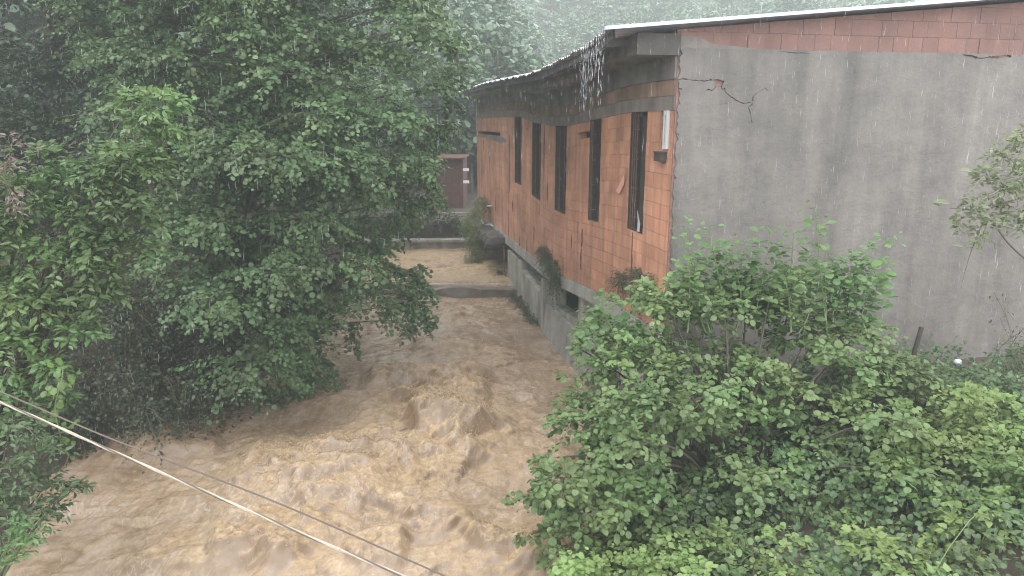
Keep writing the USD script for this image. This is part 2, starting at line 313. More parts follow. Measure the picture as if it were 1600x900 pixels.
    c = rng.choice(len(v), 9000, p=pw_ / pw_.sum())
    pos = v[c] + np.abs(rng.normal(0, 1, (len(c), 3))) * [.03, .03, .045] + [0, 0, -.01]
    ico = trimesh.convex.convex_hull(np.vstack([np.eye(3), -np.eye(3)])); r = .003 + .012 * rng.random(len(c)) ** 2.5
    sv = (pos[:, None] + ico.vertices[None] * r[:, None, None]).reshape(-1, 3)
    sf = (np.arange(len(c))[:, None, None] * len(ico.vertices) + ico.faces[None]).reshape(-1, 3)
    obj('river_spray', (sv, sf), 'muddy_water', kind='stuff', label='brown droplets of spray thrown up above the breaking waves', cat='spray', attrs={'foam': np.full(len(sv), .8), 'crest': np.zeros(len(sv))})
river()

# ------------------------------------------------------------------ the building
B0 = np.array([2.064, 9.38]); DV = np.array([-.1928, .9812]); GV = np.array([.9812, .1928])   # corner by the river, along the river side, along the gable
SAG = [(-.3, 0), (0, 0), (1.3, 0), (3.3, -.10), (5.5, -.22), (7.7, -.17), (9.9, 0), (18, 0)]
BOT = [(-.5, .12), (0, .10), (2.8, 0), (6.9, -.29), (11.2, -.29), (17, -.36), (18, -.36)]
from scipy.interpolate import PchipInterpolator
sagf, botf = (PchipInterpolator(*np.array(a).T) for a in (SAG, BOT))
ROOF = PchipInterpolator(*np.array([(-.6, 5.80), (-.25, 5.78), (.13, 5.71), (2, 5.59), (4, 5.53), (6.9, 5.6), (11.4, 5.7), (17.6, 5.72)]).T)
def W(v):                                                            # (s, t, z) of the building to the place, with its sagging river side
    v = np.asarray(v, float); s, t, z = v[:, 0], v[:, 1], v[:, 2]
    f = np.clip((z - 1.8) / 1.3, 0, 1); k = np.exp(-np.clip(s - .3, 0, None) / 2.0)
    dz = ((1 - f) * botf(t) + f * sagf(t)) * k
    xy = B0 + s[:, None] * GV + t[:, None] * DV
    return np.column_stack([xy, z + dz])
def place(m, size=None, warp=True):
    if isinstance(m, list): m = trimesh.util.concatenate(m)
    if size:
        v, f = trimesh.remesh.subdivide_to_size(m.vertices, m.faces, size); m = trimesh.Trimesh(v, f, process=False)
    v = np.array(m.vertices)
    if not warp: v = np.column_stack([B0 + v[:, :1] * GV + v[:, 1:2] * DV, v[:, 2]])
    else: v = W(v)
    f = np.array(m.faces)
    return trimesh.Trimesh(v, f, process=False)
def facpoly(poly, s0, s1):                                            # a (t, z) polygon made solid from s0 to s1
    m = trimesh.creation.extrude_polygon(poly, s1 - s0, engine='earcut'); v = np.array(m.vertices)
    return trimesh.Trimesh(np.column_stack([v[:, 2] + s0, v[:, 0], v[:, 1]]), m.faces, process=False)
def gabpoly(poly, t0, t1):                                            # an (s, z) polygon made solid from t0 to t1
    m = trimesh.creation.extrude_polygon(poly, t1 - t0, engine='earcut'); v = np.array(m.vertices)
    return trimesh.Trimesh(np.column_stack([v[:, 0], v[:, 2] + t0, v[:, 1]]), m.faces[:, ::-1], process=False)
def gab(x, y, e=0.0):
    r = ray(x, y); A = np.array([[r[0], -GV[0]], [r[1], -GV[1]]]); k, s = np.linalg.solve(A, B0 - e * DV); return s, CAMH + k * r[2]

bld = thing('brick_building', 'long sagging unplastered brick building with a grey plastered gable standing over the river', 'building')
WIN = [(.91, 1.59, 3.12, 4.85), (2.95, 3.63, 3.10, 4.85), (5.11, 6.04, 3.10, 4.85), (7.3, 8.25, 3.12, 4.85), (9.45, 10.35, 3.12, 4.85)]
SMALLW = (.13, .42, 4.36, 4.85); SLOT_A = (12.5, 16.9, 4.30, 4.41); SLOT_B = (3.63, 4.4, 4.56, 4.68)
openings = [sbox(a, c, b, d_) for a, b, c, d_ in WIN + [SMALLW, SLOT_A, SLOT_B]]
HOLES = unary_union(openings)
T_END, S_END = 17.1, 9.5
wall = sbox(0.0, 1.8, T_END, 4.85).difference(HOLES)
fw = obj('river_wall', place(facpoly(wall, .005, .20), .9), 'mortar', bld)
# bricks of the river side
face_bricks = []
zc, row = 1.8, 0
while zc < 5.2:
    if 4.84 < zc < 5.03: zc, row = 5.035, row + 1
    z1 = min(zc + .203, 4.85 if zc < 4.84 else 5.235)
    t = -.29 * (row % 2) * .5
    while t < T_END:
        a, b = max(t, .012), min(t + .29, T_END - .01)
        if b - a > .03:
            g_ = sbox(a + .0016, zc + .0025, b - .0016, z1 - .0025).difference(HOLES.buffer(.004, join_style=2))
            for p_ in getattr(g_, 'geoms', [g_]):
                if p_.area > .0015:
                    jut = rng.normal(0, .0022)
                    face_bricks.append((p_, jut))
        t += .29
    zc = z1; row += 1
def brick_face(p_, jut):
    m = facpoly(p_, -.004 + jut, .05)
    return place(m)
# bricks of the gable above the plaster
def roof_under(s): return 5.78 + .094 * (min(s, 5) + 1.03) - .094 * max(0, s - 5) - .055
gtop = Polygon([(-.02, 5.60), (S_END, 5.60), (S_END, roof_under(S_END)), (5, roof_under(5)), (-.02, roof_under(0))])
gable_bricks = []
zc, row = 5.60, 0
while zc < 6.5:
    s = .02 - .115 * (row % 2)
    while s < S_END:
        wdt = rng.uniform(.205, .245)
        g_ = sbox(s + .0018, zc + .0025, s + wdt - .0018, zc + .198).intersection(gtop)
        if not g_.is_empty and g_.geom_type == 'Polygon' and g_.area > .002: gable_bricks.append((g_, rng.normal(0, .003)))
        s += wdt
    zc += .2; row += 1
def brick_gable(p_, jut): return place(gabpoly(p_, -.028 + jut, .04), warp=False)
plain('pink_mortar', (.20, .115, .095), .8, noise=14, amt=.3)
gw = obj('gable_wall', place(gabpoly(sbox(.005, .2, S_END, 5.6).union(gtop), .012 - .03, .2), None, warp=False), 'pink_mortar', bld)
singles_g = [b for b in gable_bricks if b[0].centroid.x < 5.5]
rest = [brick_gable(*b) for b in gable_bricks if b[0].centroid.x >= 5.5]
for b in singles_g: obj('brick', brick_gable(*b), 'pink_brick', gw)
if rest: obj('brickwork', rest, 'pink_brick', gw, kind='stuff')
order = sorted(range(len(face_bricks)), key=lambda i: face_bricks[i][0].centroid.x)
nsing = 298 - len(singles_g)
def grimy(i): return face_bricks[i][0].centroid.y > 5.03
for i in order[:nsing]: obj('brick', brick_face(*face_bricks[i]), 'grimy_brick' if grimy(i) else 'orange_brick', fw)
obj('brickwork', [brick_face(*face_bricks[i]) for i in order[nsing:] if not grimy(i)], 'orange_brick', fw, kind='stuff', label='far bricks of the river side')
obj('grimy_brickwork', [brick_face(*face_bricks[i]) for i in order[nsing:] if grimy(i)], 'grimy_brick', fw, kind='stuff', label='grimy bricks above the windows')
# concrete bands
obj('lintel_band', place(facpoly(sbox(.0, 4.85, T_END, 5.03), -.012, .2), .8), 'lintel_concrete', bld)
obj('ring_beam', place(facpoly(sbox(.0, 5.238, T_END, 5.515), -.02, .2), .8), 'wet_concrete', bld, label='ring beam stained black by water')
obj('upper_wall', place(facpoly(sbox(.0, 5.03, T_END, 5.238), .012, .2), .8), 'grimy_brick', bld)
slabm = trimesh.creation.box([S_END + .55, T_END + .02, .25]); slabm.apply_translation([(S_END - .55) / 2, T_END / 2, 5.642])
slabm = trimesh.Trimesh(*trimesh.remesh.subdivide_to_size(slabm.vertices, slabm.faces, .5), process=False)
slabm = bx(-.55, .0, -.015, T_END + .02, 5.517, 5.767)
obj('eaves_slab', place(slabm, .8), 'wet_concrete', bld, label='overhanging slab stained black by water')
plain('stained_concrete', (.055, .047, .043), .6, noise=5, amt=.4)
obj('cement_smear', place(gabpoly(Polygon([(.0, 5.60), (1.15, 5.60), (.8, 5.635), (.45, 5.66), (.28, 5.735), (.0, 5.775)]), -.036, -.032), None, warp=False), 'lintel_concrete', bld)
obj('slab_end', place([bx(-.55, .02, -.045, -.017, 5.515, 5.769)], None), 'stained_concrete', bld)
# roof sheets
ts = np.arange(-.27, T_END + .35, .018); ss = np.concatenate([np.linspace(-1.03, 1, 7), np.linspace(2, 5, 4), np.linspace(6.5, S_END + .8, 4)])
S_, T_ = np.meshgrid(ss, ts)
zr = np.where(S_ < 5, .094 * (S_ + 1.03), .094 * 6.03 - .094 * (S_ - 5)) + 5.78 + (ROOF(T_) - 5.78) * np.exp(-np.clip(S_ + 1.03, 0, None) / 1.8) + .011 * np.sin(T_ * 2 * math.pi / .11)
S_ = np.where(S_ < 0, S_ * (1 - .30 * np.clip((T_ - 5) / 9, 0, 1)), S_)
zr += np.where(S_ < -.7, .012 * np.sin(T_ * 7.3) + .008 * np.sin(T_ * 17.7), 0)
nv = S_.size; top = np.stack([S_, T_, zr], -1).reshape(-1, 3); bot = top - [0, 0, .006]
n = len(ss); i = np.arange(len(ts) - 1)[:, None] * n + np.arange(n - 1)[None]
qt = np.stack([i, i + 1, i + n + 1, i + n], -1).reshape(-1, 4)
def ringquads(idx): return np.stack([idx[:-1], idx[1:], idx[1:] + nv, idx[:-1] + nv], -1)
ar = np.arange(nv).reshape(len(ts), n)
fr = np.vstack([qt, qt[:, ::-1] + nv] + [ringquads(a) for a in (ar[0], ar[-1], ar[:, 0], ar[:, -1])])
fr = np.vstack([fr[:, [0, 1, 2]], fr[:, [0, 2, 3]]])
obj('roof', place(trimesh.Trimesh(np.vstack([top, bot]), fr, process=False), warp=False), 'roof_metal', bld)
# pale trim along the gable edge of the roof and rafters under the eaves
tr = []
for a, b in ((-1.04, 5.0), (5.0, S_END + .8)):
    za, zb_ = (roof_under(a) + .055 + .012, roof_under(b) + .055 + .012)
    m = trimesh.creation.box([1, 1, 1]); vv = np.array(m.vertices)
    vv = np.column_stack([np.where(vv[:, 0] < 0, a, b), np.where(vv[:, 1] < 0, -.315, -.25), np.where(vv[:, 0] < 0, za, zb_) + np.where(vv[:, 2] < 0, -.028, .012)])
    tr.append(trimesh.Trimesh(vv, m.faces, process=False))
obj('roof_trim', place(tr, None, warp=False), 'fascia', bld)
raf = []
for t in np.arange(.3, T_END, .75):
    z0 = float(ROOF(t)); m = bx(-.90 * (1 - .30 * np.clip((t - 5) / 9, 0, 1)), -.005, t - .03, t + .03, 0, 1); vv = np.array(m.vertices)
    vv[:, 2] = z0 + .094 * (vv[:, 0] + 1.0) * 1.0 - np.where(vv[:, 2] < .5, .085, .022)
    raf.append(trimesh.Trimesh(vv, m.faces, process=False))
for m in raf: obj('rafter', place(m, warp=False), 'dark_soffit', bld)
edge_t = np.arange(-.25, T_END + .3, .2)
brd = np.array([[-.93 * (1 - .30 * np.clip((t - 5) / 9, 0, 1)), t, float(ROOF(t)) - .03] for t in edge_t])
vv = []; ff = []
for k, p in enumerate(brd):
    for ds, dz in ((0, 0), (.02, 0), (.02, -.10), (0, -.10)): vv.append(p + [ds, 0, dz + .022])
for k in range(len(brd) - 1):
    for j in range(4):
        a, b = k * 4 + j, k * 4 + (j + 1) % 4; ff += [(a, a + 4, b + 4), (a, b + 4, b)]
obj('eaves_board', place(trimesh.Trimesh(vv, ff, process=False), warp=False), 'dark_soffit', bld)
# plaster coat with ragged edge and cracks cut right through it
def ragged(a, b, n_, amp, seed):
    r_ = np.random.default_rng(seed); k = np.linspace(0, 1, n_)
    return [(a[0] + (b[0] - a[0]) * u + r_.normal(0, amp) * (a[0] == b[0]), a[1] + (b[1] - a[1]) * u + r_.normal(0, amp) * (a[1] == b[1])) for u in k]
plast = Polygon([(S_END, .2)] + ragged((S_END, 5.605), (.02, 5.605), 160, .006, 3) + ragged((.03, 5.58), (.03, .2), 120, .012, 4)).buffer(0)
def crack(px, wd, seed):
    p = np.array([gab(*a) for a in px]); r_ = np.random.default_rng(seed); out = []
    for k in range(len(p) - 1):
        for u in np.linspace(0, 1, 5)[:-1]: out.append(p[k] * (1 - u) + p[k + 1] * u + r_.normal(0, .010, 2))
    out.append(p[-1]); segs = []
    for k in range(len(out) - 1): segs.append(LineString([out[k], out[k + 1]]).buffer(wd * .62 * r_.uniform(.3, 1.3), cap_style=2, quad_segs=1))
    return unary_union(segs)
cracks = [crack([(1050, 122), (1078, 126), (1098, 127), (1110, 124), (1126, 126)], .010, 1), crack([(1124, 134), (1132, 146), (1145, 155), (1152, 160), (1173, 160)], .009, 2),
          crack([(1172, 148), (1175, 160), (1166, 168), (1172, 192)], .008, 3), crack([(1052, 136), (1063, 140)], .012, 4), crack([(1050, 148), (1056, 154), (1061, 163)], .010, 5),
          crack([(1118, 134), (1112, 140), (1101, 142)], .012, 6), crack([(1052, 205), (1058, 212)], .010, 7), crack([(1140, 160), (1118, 165)], .004, 8), crack([(1215, 82), (1262, 84)], .009, 9),
          crack([(1500, 88), (1540, 91), (1575, 89)], .022, 12), crack([(1172, 148), (1192, 138), (1196, 142)], .004, 13),
          Polygon([gab(*p) for p in ((1112, 124), (1121, 125), (1129, 127), (1126, 134), (1119, 136), (1112, 134), (1115, 130))])]
plast = plast.difference(unary_union(cracks))
obj('plaster', [place(gabpoly(p_, -.052, -.0185), None, warp=False) for p_ in getattr(plast, 'geoms', [plast]) if p_.area > .002], 'plaster', bld, label='grey cement render with cracks near the corner')
# inside and out of sight: floor, other walls
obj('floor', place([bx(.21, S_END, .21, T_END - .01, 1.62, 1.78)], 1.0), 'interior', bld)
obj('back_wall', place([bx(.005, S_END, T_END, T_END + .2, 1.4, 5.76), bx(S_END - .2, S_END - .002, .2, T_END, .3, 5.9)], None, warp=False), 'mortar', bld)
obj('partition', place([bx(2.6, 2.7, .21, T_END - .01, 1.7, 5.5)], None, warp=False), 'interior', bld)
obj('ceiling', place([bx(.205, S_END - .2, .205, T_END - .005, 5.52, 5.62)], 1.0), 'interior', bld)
# windows: thin rusted bars, frames and boards
for k, (a, b, z0, z1) in enumerate(WIN):
    fr_ = [bx(.012, .215, a + .003, a + .022, z0 + .003, z1 - .003), bx(.012, .215, b - .022, b - .003, z0 + .003, z1 - .003), bx(.012, .215, a + .024, b - .024, z0 + .003, z0 + .03)]
    w_ = obj('window_frame', place(fr_, .8), 'dark_wood', bld)  # boards line the reveals, dark in place of the shade in the openings
    if k in (0, 1):
        for u in ((.62, .75, .88) if k == 0 else (.80, .92)):
            tt = a + (b - a) * u; obj('bar', place(bx(.02, .034, tt - .007, tt + .007, z0 + .01, z1 - .01), .5), 'rust_bar', w_)
        for zz in np.linspace(z0 + .2, z1 - .25, 4): obj('bar', place(bx(.036, .046, a + (b - a) * .55, b - .05, zz - .006, zz + .006), .5), 'rust_bar', w_)
    else:
        for u in (.3, .7):
            tt = a + (b - a) * u; obj('bar', place(bx(.03, .044, tt - .008, tt + .008, z0 + .01, z1 - .01), .5), 'rust_bar', w_)
obj('window_board', place(bx(.10, .12, 1.12, 1.35, 3.2, 4.8), .5), 'dark_wood', bld)
obj('window_pane', place(bx(.12, .13, .97, 1.10, 4.1, 4.8), .5), 'glass_dark', bld)
a, b, z0, z1 = SMALLW
b = a + .12
sw = obj('small_window_frame', place([bx(-.04, .06, a, a + .04, z0, z1), bx(-.04, .06, b - .04, b, z0, z1), bx(-.04, .06, a + .04, b - .04, z0, z0 + .06), bx(-.04, .06, a + .04, b - .04, z1 - .06, z1)]), 'white_plastic', bld, label='white plastic frame of the smallest window')
obj('pane', place(bx(.02, .03, a + .04, b - .04, z0 + .06, z1 - .06)), 'glass_dark', sw)
obj('wall_box', place([bx(-.09, -.01, .16, .40, 4.20, 4.31), bx(-.10, -.01, .15, .41, 4.31, 4.325)]), 'dark_wood', bld, label='small brown box under the white window')
obj('rag', place(trimesh.Trimesh([[-.05, 1.62, 3.95], [-.06, 1.95, 3.68], [-.03, 1.90, 3.62], [-.03, 1.68, 3.78], [-.02, 1.66, 3.9], [-.02, 1.9, 3.64]], [[0, 1, 2], [0, 2, 3], [4, 2, 5], [4, 3, 2], [0, 3, 4], [1, 5, 2]], process=False)), 'rag', bld, label='faded cloth caught on the wall')
obj('torn_sheet', place(trimesh.Trimesh([[-.01, 1.12, 3.14], [-.03, .96, 3.15], [-.02, .97, 3.27], [-.01, 1.10, 3.29], [-.015, 1.11, 3.45], [-.01, 1.14, 3.44]], [[0, 1, 2], [0, 2, 3], [3, 4, 5], [3, 2, 4]], process=False)), 'litter', bld, label='torn pale plastic sheet hanging at the foot of the nearest tall window')
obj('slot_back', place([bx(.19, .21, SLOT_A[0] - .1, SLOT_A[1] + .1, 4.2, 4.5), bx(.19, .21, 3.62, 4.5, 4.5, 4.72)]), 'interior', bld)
obj('render_patch', place(facpoly(Polygon([(11.6, 4.15), (12.4, 4.12), (14.5, 4.2), (16.9, 4.22), (16.95, 4.295), (12.3, 4.295), (11.5, 4.24)]), -.012, .0), .5), 'plaster', bld, label='pale cement patch below the narrow slot')
# ragged holes in the river side: broken joints that show dark
def scar(t, z, h, w, seed):
    r_ = np.random.default_rng(seed); zz = np.linspace(0, 1, 9); l, rr = [], []
    for u in zz:
        c = t + r_.normal(0, w * .22); hw = .6 * w * (.3 + r_.random()) * (1 - abs(2 * u - 1) * .7); l.append((c - hw, z - h * u)); rr.append((c + hw, z - h * u))
    return Polygon(l + rr[::-1]).buffer(0)
sc = [(14.5, 4.0, .9, .05), (15.6, 4.12, .35, .06), (13.3, 2.6, .4, .05), (11.05, 4.35, 1.5, .04), (11.2, 2.4, .8, .03), (9.6, 2.0, .35, .05), (8.7, 2.2, .5, .035), (6.95, 4.84, 1.2, .06), (6.6, 3.6, .35, .05), (3.9, 2.9, .35, .05), (3.95, 2.5, .4, .045), (7.9, 2.5, .4, .03), (5.2, 2.2, .4, .03), (1.28, 3.1, .9, .028), (.9, 2.45, .14, .05), (10.6, 2.7, .25, .04), (4.6, 2.75, .3, .03)]
for k, (t, z, h, w) in enumerate(sc):
    p_ = scar(t, z, h, w, k)
    for g_ in getattr(p_, 'geoms', [p_]):
        obj('broken_joint', place(facpoly(g_, -.0155, -.008), .5), 'crack_brick', bld)
# concrete below: edge beam, piers, basement wall with an opening
obj('edge_beam', place(facpoly(sbox(-.03, 1.56, T_END, 1.797), -.035, .3), .8), 'concrete', bld)
obj('floor_slab_underside', place([bx(.3, S_END, -.0, T_END, 1.45, 1.61)], 1.0), 'wet_concrete', bld)
obj('pier', place([facpoly(Polygon([(6.9, -1), (11.2, -1), (11.2, 1.42), (9.3, 1.42), (9.3, 1.22), (6.95, 1.05)]), -.03, .35)], .5), 'mossy_concrete', bld)
obj('pier', place([bx(-.06, .34, 6.70, 6.93, -1, 1.5)], .5), 'concrete', bld)
obj('basement_wall', place([facpoly(sbox(-.2, -1, 6.70, 1.56).difference(sbox(4.4, 1.0, 6.2, 1.5)), .10, .35)], .5), 'mossy_concrete', bld)
obj('apron_wall', place([trimesh.Trimesh([[-.25, 3.2, -1], [-.25, 6.6, -1], [.09, 6.6, -1], [.09, 3.2, -1], [-.02, 3.2, .75], [-.02, 6.6, .95], [.09, 6.6, .95], [.09, 3.2, .75]], trimesh.creation.box().faces, process=False).convex_hull], None), 'concrete', bld)
obj('dark_wall', place([bx(1.6, 1.8, 6.9, T_END + 3, -1, 1.45)], None), 'wet_concrete', bld)
led = trimesh.creation.box([.62, 4.6, .26], )
led = trimesh.Trimesh(*trimesh.remesh.subdivide_to_size(led.vertices, led.faces, .15), process=True)
led.vertices[:] += (meshkit.noise(led.vertices * 6, 5)[:, None] - .5) * .22 * np.array([1, 1, .7]); led.apply_translation([-.26, 13.9, 1.60])
obj('broken_ledge', place(led), 'stained_concrete', bld, smooth=40)
pp = [(-.02, 13.9, 2.3), (-.12, 14.6, 2.22), (-.2, 15.1, 2.0), (-.22, 14.9, 1.84), (-.15, 14.2, 1.77), (-.05, 13.6, 1.78)]
obj('drain_pipe', place(tube(smoothpath(pp, 20), .03, 8)), 'white_plastic', bld, smooth=50, label='curved white drain pipe at the far end')
bar_ = tube(W(np.array([(-.1, 11.4, 1.45), (-.12, 11.35, .9), (-.02, 11.15, .3)])), .02, 5)
obj('hanging_bar', bar_, 'rust_bar', bld)

# water pouring off the eaves: strings of drops
def drops(P_, L, R_):
    tmpl = np.array([[0, 0, .5], [.5, .87, -.15], [.5, -.87, -.15], [-1, 0, -.15], [0, 0, -.5]]); tf = np.array([[0, 1, 3], [0, 2, 1], [0, 3, 2], [4, 3, 1], [4, 1, 2], [4, 2, 3]])
    sc_ = np.column_stack([R_, R_, L]); v = (P_[:, None] + tmpl[None] * sc_[:, None]).reshape(-1, 3)
    return v, (np.arange(len(P_))[:, None, None] * 5 + tf[None]).reshape(-1, 3)
PP, LL, RR = [], [], []
r_ = np.random.default_rng(5)
for t in np.concatenate([np.arange(-.2, .8, .028), np.arange(.8, T_END, .10)]):
    t += r_.normal(0, .02); z = float(ROOF(np.clip(t, -.2, 17))) - .02
    strong = (t < .75) or r_.random() < .10 or (abs(t - 13.2) < .4)
    fall = r_.uniform(.35, .95) if strong else r_.uniform(.2, .6)
    if t > .8 and not strong and r_.random() < .45: continue
    z0 = z
    while z > z0 - fall * (3.6 if t < 1.2 and r_.random() < .1 else 1):
        st = r_.uniform(.05, .15); PP.append((-1.03 * (1 - .30 * np.clip((t - 5) / 9, 0, 1)) - .02 * (z0 - z) + r_.normal(0, .006), t + r_.normal(0, .006), z)); LL.append(st); RR.append(r_.uniform(.0008, .0018) * (1.0 if strong else .5)); z -= st * r_.uniform(.9, 1.7) * (1 + (z0 - z) * .5)
P3 = np.array(PP); P3 = np.column_stack([B0 + P3[:, :1] * GV + P3[:, 1:2] * DV, P3[:, 2]])
obj('roof_runoff', drops(P3, np.array(LL), np.array(RR)), 'falling_water', kind='stuff', label='strings of rainwater pouring off the edge of the sagging roof', cat='water')

# ------------------------------------------------------------------ plants
OUTLINES = {
    'simple': (np.array([[0, 0], [.30, .42], [.75, .40], [1, 0], [.75, -.40], [.30, -.42]]), [[0, 1, 5], [1, 2, 4], [1, 4, 5], [2, 3, 4]]),
    'round': (np.array([[0, 0], [.18, .36], [.5, .50], [.82, .36], [1, 0], [.82, -.36], [.5, -.5], [.18, -.36], [.5, 0]]), [[8, k, k + 1] for k in range(7)] + [[8, 7, 0]]),
    'long': (np.array([[0, 0], [.25, .40], [.6, .42], [1, 0], [.6, -.42], [.25, -.40], [.5, 0]]), [[6, k, k + 1] for k in range(5)] + [[6, 5, 0]]),
    'dart': (np.array([[0, 0], [.25, .55], [.6, .42], [1.05, 0], [.6, -.42], [.25, -.55], [.45, 0]]), [[6, k, k + 1] for k in range(5)] + [[6, 5, 0]])}
def norm(a): return a / (np.linalg.norm(a, axis=-1, keepdims=True) + 1e-9)
def leaves(pos, axis, nrm, size, aspect=.8, kind='simple', fold=.16, curl=.12):
    out, tri = OUTLINES[kind]; a = norm(axis); b = norm(np.cross(nrm, a)); c = np.cross(a, b)
    u, w = out[:, 0], out[:, 1] * aspect; lift = fold * np.abs(out[:, 1]) - curl * out[:, 0] ** 2
    v = pos[:, None] + size[:, None, None] * (u[None, :, None] * a[:, None] + w[None, :, None] * b[:, None] + lift[None, :, None] * c[:, None])
    f = (np.arange(len(pos))[:, None, None] * len(out) + np.array(tri)[None])
    return v, f
def merge(v, f): return v.reshape(-1, 3), f.reshape(-1, 3)
def spray(r_, c, rad, ntwig, per, size, trunk=None, up=.35, droop=.35, flat=1.0, tilt=.45):
    """Twigs that leave the middle of a clump outwards, each with alternate leaves. Returns leaf positions, axes, normals, sizes and twig lines."""
    rad = np.asarray(rad, float) * np.ones(3)
    d = norm(r_.normal(0, 1, (ntwig, 3)) * [1, 1, flat] + [0, 0, up] + (0 if trunk is None else .55 * norm((c - trunk)[None] * [1, 1, .4])))
    o = c + d * rad * r_.uniform(0, .35, (ntwig, 1)); L = rad * r_.uniform(.65, 1.15, (ntwig, 1))
    s = (np.arange(per)[None] + r_.uniform(0, 1, (ntwig, per))) / per; s = .15 + .85 * s
    pos = o[:, None] + d[:, None] * L[:, None] * s[..., None]; pos[..., 2] -= droop * rad[2] * s ** 2
    tdir = d[:, None] * np.ones((1, per, 1)); tdir = norm(tdir + np.stack([0 * s, 0 * s, -droop * s], -1))
    side = norm(np.cross(tdir, [0, 0, 1.0])) * np.where(np.arange(per) % 2, 1, -1)[None, :, None]
    axis = norm(.55 * tdir + .8 * side + r_.normal(0, .3, pos.shape) + [0, 0, -.25])
    nrm = norm(np.array([0, 0, 1.0]) + r_.normal(0, tilt, pos.shape) + .25 * tdir)
    sz = size * r_.uniform(.45, 1.3, (ntwig, per)) * (1.05 - .25 * s)
    pos = pos + axis * (.25 * sz[..., None])
    lines = [np.array([o[i], o[i] + d[i] * L[i] * .5 - [0, 0, droop * rad[2] * .25], o[i] + d[i] * L[i] - [0, 0, droop * rad[2]]]) for i in range(ntwig)]
    return pos.reshape(-1, 3), axis.reshape(-1, 3), nrm.reshape(-1, 3), sz.ravel(), lines
def clumpset(r_, clumps, ntwig, per, size, trunk=None, **k):
    A = [spray(r_, np.asarray(c), rad, max(3, int(ntwig * (np.mean(rad) ** 2))), per, size, trunk, **k) for c, rad in clumps]
    return tuple(np.concatenate([a[i] for a in A]) for i in range(4)) + (sum((a[4] for a in A), []),)
def sample_clumps(r_, poly, n_, depth, rad, mind):
    """Clump middles inside an outline seen from the bridge, each at its own distance."""
    pts, minx, miny, maxx, maxy = [], *poly.bounds; tries = 0
    from shapely.geometry import Point
    while len(pts) < n_ and tries < 20000:
        tries += 1; x, y = r_.uniform(minx, maxx), r_.uniform(miny, maxy)
        if not poly.contains(Point(x, y)): continue
        Y = depth(x, y) + r_.normal(0, .35); p = at(x, y, Y)
        if all(np.linalg.norm(p - q_) > mind for q_, _ in pts): r0 = r_.uniform(*rad); pts.append((p, np.array([r0, r0, r0 * .62])))
    return pts
def twigs(lines, r0, n_=3, every=1): return [tube(l, [r0, r0 * .7, r0 * .35], n_, cap=False) for l in lines[::every]]
def limbs(root, clumps, r0, every=1, top=None, n_=5):
    out = []
    for c, rad in clumps[::every]:
        st = root(c); mid = (st + c) / 2 + np.array([0, 0, .18 * np.linalg.norm(c - st)]); out.append(tube(bez(st, mid, c, 6), np.linspace(r0, r0 * .3, 6), n_))
    return out
def build_plant(name, label, cat, leafmat, L, kind, aspect, lf=None, wood=(), stems=(), woodmat='bark', partname='foliage', singles=0, group=None, fold=.16, curl=.12):
    pos, axis, nrm, sz, lines = L
    p = thing(name, label, cat, group)
    v, f = leaves(pos, axis, nrm, sz, aspect, kind, fold, curl)
    keep = np.ones(len(pos), bool)
    if singles:
        dist = np.linalg.norm(pos - C0, axis=1) / sz; pick = np.argsort(dist)[:singles]; keep[pick] = False; f0 = f[0]
        for i in pick: obj('leaf', (v[i], f0), leafmat, p)
    vv = v[keep]; ff = f[:len(vv)]
    obj(partname, merge(vv, ff), leafmat, p, kind='stuff')
    for nm, mesh, mm in wood: obj(nm, mesh, mm, p, smooth=60)
    return p

r_ = np.random.default_rng(11)
# --- the big alder that leans over the river
tree_poly = Polygon([(300, -330), (520, -330), (650, -150), (652, 0), (668, 60), (694, 150), (672, 205), (625, 290), (615, 325), (575, 365), (560, 420), (530, 500), (480, 560), (400, 590), (370, 560), (350, 480), (250, 420), (260, 330), (170, 200), (140, 40), (180, -200)])
def tree_depth(x, y): return 12.9 - 2.2 * math.sqrt(max(0, 1 - ((x - 420) / 330) ** 2)) + .0022 * (200 - y)
cl = sample_clumps(r_, tree_poly, 120, tree_depth, (.50, .80), .55)
tb = np.array([-4.75, 11.15, -.2])
back = [(c + [r_.normal(0, .3), 1.6 + r_.normal(0, .3), r_.normal(0, .3)], rad * 1.1) for c, rad in cl[::2]]
edgec = [(at(x, y, Y), np.array([r0, r0, r0 * .7])) for x, y, Y, r0 in ((655, 250, 12.2, .34), (662, 285, 12.2, .32), (650, 318, 12.1, .32), (622, 340, 12.1, .36), (672, 225, 12.3, .3), (694, 195, 12.4, .28), (708, 165, 12.5, .24), (700, 120, 12.6, .3), (686, 60, 12.7, .32), (676, 315, 12.1, .22), (600, 300, 12.0, .4), (620, 260, 12.0, .4), (668, 20, 12.7, .34))]
lowr = [(at(x, y, Y), np.array([r0, r0, r0 * h])) for x, y, Y, r0, h in ((600, 420, 11.9, .40, .6), (640, 440, 11.8, .32, .6), (655, 480, 11.8, .28, .9), (620, 470, 11.8, .35, .8), (632, 505, 11.8, .20, 1.0), (668, 505, 11.8, .14, 1.2), (545, 515, 11.7, .16, 1.3), (550, 545, 11.7, .12, 1.2), (505, 560, 11.4, .22, .9), (470, 585, 11.3, .35, .7), (520, 590, 11.4, .13, 1.1), (585, 388, 11.9, .3, .6), (430, 610, 11.2, .3, .6), (480, 450, 11.4, .4, .7), (500, 425, 11.6, .28, .7), (490, 505, 11.3, .26, .7), (455, 545, 11.2, .35, .7), (430, 480, 11.2, .4, .7), (395, 545, 11.0, .35, .7), (650, 420, 11.9, .25, .6), (665, 455, 11.9, .18, .8), (400, 600, 11.0, .3, .7), (375, 575, 10.9, .3, .8), (450, 600, 11.2, .28, .6), (300, 480, 11.2, .4, .7), (250, 520, 11.0, .35, .7), (340, 520, 11.0, .35, .7))]
